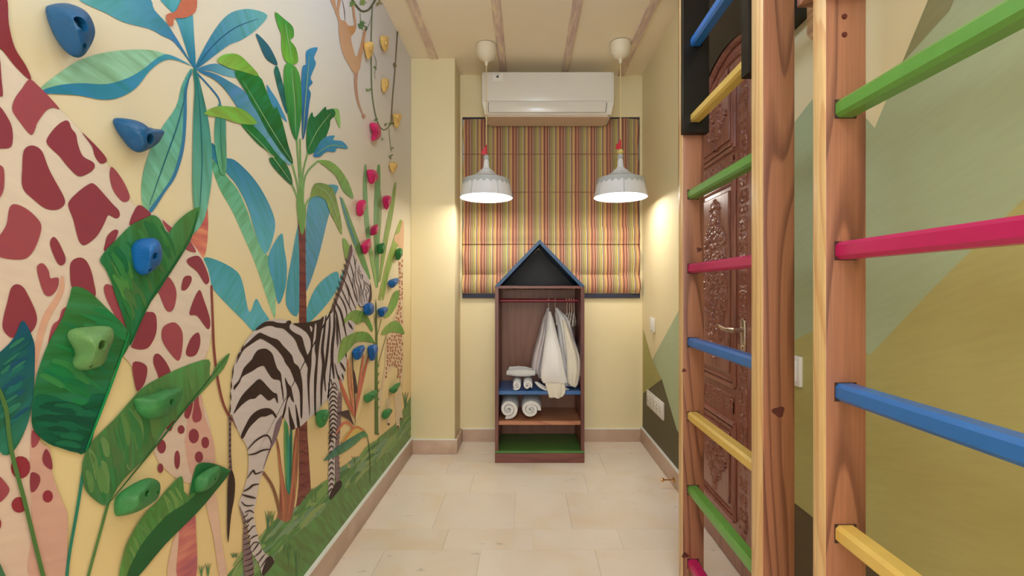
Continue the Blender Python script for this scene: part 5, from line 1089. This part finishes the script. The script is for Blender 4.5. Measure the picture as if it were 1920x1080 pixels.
pendant(0.614, 2.97, 1.742, 'right pavilion shaped pendant lamp with a yellow bead under its red flag', True, PI/2-PI/6+0.45)

# ---------------------------------------------------------------- house shaped open wardrobe
M_ward = wood('stained_reddish_wood', (120, 70, 60), (92, 44, 42), 'Z', 14, rough=0.4, coat=0.2, knots=False)
M_wardh = wood('stained_reddish_wood_level', (132, 72, 60), (104, 48, 44), 'X', 14, rough=0.4, coat=0.2, knots=False)
M_wshelf = wood('natural_wood_shelf', (196, 134, 96), (160, 96, 66), 'X', 14, rough=0.4, coat=0.2, knots=False)
M_bluep = mat('shelf_paint_blue', (52, 104, 168), 0.35, noise_amt=0.06, coat=0.1)
M_roofb = mat('roof_paint_blue', (36, 82, 128), 0.35, noise_amt=0.08)
M_greenp = mat('shelf_paint_green', (78, 128, 58), 0.35, noise_amt=0.08)
M_gable = mat('gable_paint_navy', (14, 22, 32), 0.5, noise_amt=0.1)
M_backb = wood('wardrobe_back_board', (150, 104, 84), (138, 90, 72), 'Z', 10, rough=0.5, coat=0.1, knots=False)
WF, WB = 2.99, 3.358; xa, xb = -0.207, 0.382; th = 0.024; WH = 1.160
wd_ = empty('wardrobe', ((xa+xb)/2, (WF+WB)/2, 0)); tag(wd_, 'open wooden wardrobe shaped like a house with a blue pitched roof', 'wardrobe')
cxw, cyw = (xa+xb)/2, (WF+WB)/2
def wbx(name, b, mt, bev=0.0015):
    bm = bmesh.new(); box(bm, b[0]-cxw, b[1]-cxw, b[2]-cyw, b[3]-cyw, b[4], b[5]); return fin(name, bm, mt, wd_, bevel=bev, bseg=1)
wbx('side_panel', (xa, xa+th, WF+0.002, WB, 0.060, WH), M_ward); wbx('side_panel', (xb-th, xb, WF+0.002, WB, 0.060, WH), M_ward)
wbx('plinth', (xa, xb, WF, WB, 0.0, 0.064), M_wardh)
wbx('back_board', (xa+th, xb-th, WB-0.010, WB, 0.078, WH-0.02), M_backb)
wbx('top_board', (xa+th*0.6, xb-th*0.6, WF+0.001, WB, WH-0.014, WH+0.004), M_wardh)
o = wbx('shelf', (xa, xb, WF-0.002, WB-0.012, 0.0645, 0.079), M_greenp); o['label'] = 'green painted bottom shelf'
o = wbx('shelf', (xa+th, xb-th, WF+0.012, WB-0.012, 0.246, 0.272), M_wshelf); o['label'] = 'natural wood shelf'
o = wbx('shelf', (xa+th, xb-th, WF+0.012, WB-0.012, 0.446, 0.470), M_bluep); o['label'] = 'blue painted shelf'
ap = 1.470; bh = WH+0.005
for s in (-1, 1):
    bm = bmesh.new(); ex = (xb-xa)/2+0.004; t_ = 0.020
    v = [(s*ex, bh-0.006), (0, ap), (0, ap-t_*1.45), (s*(ex-t_*1.5), bh-0.006)]
    f_ = [bm.verts.new((a, WF-cyw, z)) for a, z in v]; g_ = [bm.verts.new((a, WB-cyw, z)) for a, z in v]
    bm.faces.new(f_); bm.faces.new(g_[::-1])
    for k in range(4): bm.faces.new((f_[k], f_[(k+1) % 4], g_[(k+1) % 4], g_[k]))
    fin('roof_board', bm, M_roofb, wd_)
bm = bmesh.new(); v = [(-(xb-xa)/2+0.03, bh+0.001), ((xb-xa)/2-0.03, bh+0.001), (0, ap-0.032)]
f_ = [bm.verts.new((a, WB-0.012-cyw, z)) for a, z in v]; g_ = [bm.verts.new((a, WB-cyw, z)) for a, z in v]
bm.faces.new(f_); bm.faces.new(g_[::-1])
for k in range(3): bm.faces.new((f_[k], f_[(k+1) % 3], g_[(k+1) % 3], g_[k]))
fin('gable_back', bm, M_gable, wd_)
wbx('gable_floor', (xa+0.03, xb-0.03, WF+0.01, WB-0.013, bh, bh+0.003), M_gable)
RY, RZ_ = 3.19, 1.062
bm = bmesh.new(); tube(bm, [(xa+th-0.002-cxw, RY-cyw, RZ_), (xb-th+0.002-cxw, RY-cyw, RZ_)], 0.013, 16)
o = fin('hanging_rail', bm, mat('rail_paint_crimson', (140, 26, 48), 0.35, coat=0.2), wd_, smooth=True); o['label'] = 'crimson hanging rail'

# hangers
M_hang = mat('cream_plastic_hanger', (228, 216, 200), 0.35, noise_amt=0.02); M_hook = mat('hanger_hook', (222, 190, 170), 0.35, noise_amt=0.02)
def hook_pts(r=0.0165):
    pts = [(0, 0, -0.075), (0, 0, -0.03)]
    for k in range(9):
        a = -PI/2+PI*1.25*k/8+0.0
        pts.append((0, r*math.cos(a)*1.0, r*math.sin(a)))
    return pts
def hanger(x, yaw, label, group=None, hw=0.13, drop=0.10):
    t = empty('clothes_hanger', (x, RY, RZ_), yaw); tag(t, label, 'hanger', group)
    bm = bmesh.new(); tube(bm, [(0, 0, -0.09), (0, 0, -0.03), (0, 0.012, -0.018), (0, 0.0165, 0), (0, 0.012, 0.012), (0, 0, 0.0168), (0, -0.012, 0.012), (0, -0.0165, 0.0)], 0.0034, 10); fin('hook', bm, M_hook, t, smooth=True)
    bm = bmesh.new(); z0 = -0.086
    tube(bm, [(0, 0, z0), (0, hw*0.45, z0-0.03), (0, hw*0.9, z0-0.062), (0, hw, z0-0.078), (0, hw*0.96, z0-drop), (0, hw*0.8, z0-drop-0.004), (0, 0, z0-drop-0.006), (0, -hw*0.8, z0-drop-0.004), (0, -hw*0.96, z0-drop), (0, -hw, z0-0.078), (0, -hw*0.9, z0-0.062), (0, -hw*0.45, z0-0.03)], 0.0048, 8, closed=True)
    fin('hanger_frame', bm, M_hang, t, smooth=True)
    return t
RX = lambda px, y=RY: (px-VX)*y/F
hanger(RX(1029), 0.05, 'hanger hook carrying the left white robe', hw=0.10, drop=0.07)
hanger(RX(1041), 0.05, 'hanger hook carrying the right white robe', hw=0.10, drop=0.07)
for k, (px, yw) in enumerate(((1063.5, 0.38), (1068.5, 0.32), (1072.5, 0.28), (1077, 0.22))):
    hanger(RX(px)-0.002, -yw, ['leftmost empty hanger on the rail, beside the right robe', 'second empty hanger from the robes', 'third empty hanger from the robes', 'empty hanger nearest the right side of the wardrobe'][k], 'empty hangers on the rail', hw=0.085, drop=0.088)
# cloth shapes
M_robe = mat('white_waffle_cotton', (236, 232, 230), 0.9, noise_amt=0.03, bump=0.3, bscale=300, sheen=0.3)
M_robe2 = mat('ivory_lining', (238, 230, 212), 0.9, noise_amt=0.03, bump=0.3, bscale=300, sheen=0.3)
M_towel = mat('white_terry', (240, 238, 236), 0.95, noise_amt=0.03, bump=0.6, bscale=500, sheen=0.4)
def loft(bm, rings, n=48, folds=7, amp=0.10, seed=0.0, cap=True):
    R_ = []
    for i, (x, y, z, wx, wy) in enumerate(rings):
        row = []
        for k in range(n):
            a = 2*PI*k/n
            f = 1+amp*(i/len(rings)*1.3+0.15)*math.sin(a*folds+seed+0.25*math.sin(i*0.7+seed))+amp*0.5*math.sin(a*(folds*2+1)+seed*2+i*.2)*(i/len(rings))
            row.append(bm.verts.new((x+wx*f*math.cos(a), y+wy*f*math.sin(a), z+0.004*math.sin(a*3+seed)*(i == len(rings)-1))))
        R_.append(row)
    for a, b in zip(R_, R_[1:]):
        for k in range(n): bm.faces.new((a[k], a[(k+1) % n], b[(k+1) % n], b[k]))
    if cap: bm.faces.new(R_[0]); bm.faces.new(R_[-1][::-1])
def densify(r, m=4):
    out = crs(r, False, m); return out
def rr(px, py, hwp, wy, y):
    s = F/y; return ((px-VX)/s, y, EYE-(py-VY)/s, hwp/s, wy)
def cloth(name, rings, mt, par=None, folds=7, amp=0.1, seed=0.0, n=56):
    bm = bmesh.new(); loft(bm, densify(rings), n, folds, amp, seed)
    return fin(name, bm, mt, par, smooth=True, angle=80)
r2 = cloth('bathrobe', [rr(1043, 577, 2.5, 0.02, 3.19), rr(1047, 585, 6, 0.06, 3.19), rr(1053, 595, 11, 0.10, 3.19), rr(1057, 610, 13, 0.12, 3.19), rr(1062, 640, 15, 0.12, 3.18), rr(1070, 672, 18, 0.11, 3.17), rr(1073, 692, 17, 0.09, 3.15), rr(1071, 712, 12, 0.07, 3.14), rr(1070, 722, 10, 0.06, 3.14)], M_robe, folds=9, amp=0.16, seed=1.0)
tag(r2, 'right one of the two white bathrobes hanging on the crimson rail', 'bathrobe', 'white bathrobes on the rail')
cloth('sleeve', [rr(1058, 600, 4, 0.03, 3.08), rr(1066, 635, 8, 0.04, 3.06), rr(1074, 665, 11, 0.045, 3.05), rr(1075, 692, 12, 0.04, 3.04), rr(1074, 714, 9, 0.03, 3.04), rr(1076, 724, 5, 0.02, 3.04)], M_robe2, r2, folds=5, amp=0.18, seed=2.2)
cloth('belt', [rr(1052, 722, 3, 0.02, 3.06), rr(1060, 731, 9, 0.02, 3.05), rr(1072, 733, 10, 0.02, 3.05), rr(1082, 731, 4, 0.02, 3.05)], M_robe, r2, folds=3, amp=0.1, seed=.3)
r1 = cloth('bathrobe', [rr(1028, 577, 2.5, 0.02, 3.19), rr(1026, 588, 4, 0.06, 3.19), rr(1023, 600, 6, 0.10, 3.19), rr(1019, 630, 9, 0.12, 3.18), rr(1013, 665, 12, 0.11, 3.17), rr(1009, 693, 11, 0.08, 3.16), rr(1015, 700, 8, 0.06, 3.16), rr(1018, 708, 7, 0.05, 3.16)], mat('lavender_white_cotton', (222, 212, 214), 0.9, noise_amt=0.03, bump=0.3, bscale=300), folds=8, amp=0.18, seed=3.0)
tag(r1, 'left white bathrobe whose long sleeve hangs over the blue shelf edge', 'bathrobe', 'white bathrobes on the rail')
cloth('sleeve', [rr(1030, 584, 2.5, 0.02, 3.10), rr(1032, 600, 6, 0.03, 3.08), rr(1034, 635, 12, 0.04, 3.04), rr(1036, 670, 17.5, 0.045, 2.99), rr(1037, 698, 21.5, 0.04, 2.965), rr(1039, 712, 22.5, 0.03, 2.96), rr(1041, 717, 22, 0.022, 2.96)], M_robe, r1, folds=4, amp=0.05, seed=0.8)
cloth('sleeve', [rr(1038, 706, 19, 0.018, 2.965), rr(1040, 722, 18, 0.022, 2.962), rr(1043, 735, 15, 0.022, 2.962), rr(1042, 745, 11, 0.016, 2.962)], M_robe2, r1, folds=5, amp=0.16, seed=1.8)
cloth('hem', [rr(1005, 716, 3, 0.02, 3.03), rr(1012, 722, 6, 0.03, 3.03), rr(1022, 729, 8, 0.03, 3.03), rr(1032, 732, 6, 0.02, 3.02)], M_robe, r1, folds=3, amp=0.1, seed=.3)
# towel rolls
def towel_roll(name, r, length, turns, label, cat, group, loc, axis='Y', squash=1.0, seed=0.0, endr=0.94):
    t = empty(name, loc); tag(t, label, cat, group)
    bm = bmesh.new(); n = int(turns*28); thk = r/(turns+0.2)*0.90
    pts = []
    for i in range(n+1):
        a = 2*PI*turns*i/n; rad = r*(0.16+0.84*i/n)-thk*0.5
        pts.append((rad*math.cos(-a+seed), rad*math.sin(-a+seed)*squash, a))
    rows = []
    ny = 6
    for j in range(ny+1):
        y = -length/2+length*j/ny; e = 0
        row = []; er = (endr if j in (0, ny) else (1+endr*2)/3 if j in (1, ny-1) else 1.0)
        for i, (px_, pz_, a) in enumerate(pts):
            px_, pz_ = px_*er, pz_*er
            l = math.hypot(px_, pz_) or 1; nx_, nz_ = px_/l, pz_/l
            w = 0.003*math.sin(a*1.7+seed*3)+0.002*math.sin(i*.9)
            yy = y+(w+0.0015*noise.noise(Vector((i*.3, j, seed)))) * (1 if j in (0, ny) else 0)
            h = thk*0.5*(0.80 if j in (0, ny) else 1.0)
            row.append((bm.verts.new((px_-nx_*h, yy, pz_-nz_*h)), bm.verts.new((px_+nx_*h, yy, pz_+nz_*h))))
        rows.append(row)
    for A_, B_ in zip(rows, rows[1:]):
        for i in range(n):
            bm.faces.new((A_[i][1], A_[i+1][1], B_[i+1][1], B_[i][1])); bm.faces.new((A_[i+1][0], A_[i][0], B_[i][0], B_[i+1][0]))
        bm.faces.new((A_[0][0], A_[0][1], B_[0][1], B_[0][0])); bm.faces.new((A_[n][1], A_[n][0], B_[n][0], B_[n][1]))
    for row, fl__ in ((rows[0], 0), (rows[-1], 1)):
        for i in range(n):
            f = (row[i][0], row[i][1], row[i+1][1], row[i+1][0]); bm.faces.new(f if fl__ else f[::-1])
    me_o = fin('terry_cloth', bm, M_towel, t, smooth=True, angle=60)
    if axis == 'X': t.rotation_euler = (0, 0, PI/2)
    return t
G_ = 'rolled white towels in the wardrobe'
s28 = F/3.0
towel_roll('rolled_towel', 0.073, 0.33, 2.4, 'thick rolled towel at the left on the natural wood shelf', 'towel', G_, ((953-VX)/s28, 3.19, 0.272+0.071), seed=0.6)
towel_roll('rolled_towel', 0.0745, 0.33, 2.4, 'thick rolled towel beside the empty half of the natural wood shelf', 'towel', G_, ((995-VX)/s28, 3.19, 0.272+0.0695), squash=0.92, seed=2.4)
towel_roll('rolled_towel', 0.037, 0.22, 2.0, 'small rolled towel end-on at the left on the blue shelf', 'towel', G_, ((968-VX)/s28, 3.12, 0.470+0.0355), seed=4.0)
towel_roll('rolled_towel', 0.037, 0.22, 2.0, 'small rolled towel end-on nearest the robe on the blue shelf', 'towel', G_, ((989-VX)/s28, 3.12, 0.470+0.0355), seed=-0.6)
t = towel_roll('rolled_towel', 0.031, 0.19, 2.0, 'towel roll lying sideways in front, on top of the two small rolls', 'towel', G_, ((976.5-VX)/s28, 3.10, 0.470+0.072+0.029), axis='X', seed=1.0, endr=0.62); t.rotation_euler = (0, 0, PI/2-0.08)
t = towel_roll('rolled_towel', 0.030, 0.17, 2.0, 'towel roll lying sideways behind, topmost of the small pile', 'towel', G_, ((977-VX)/s28, 3.155, 0.470+0.072+0.040), axis='X', seed=2.0, endr=0.6); t.rotation_euler = (0.10, 0, PI/2+0.15)
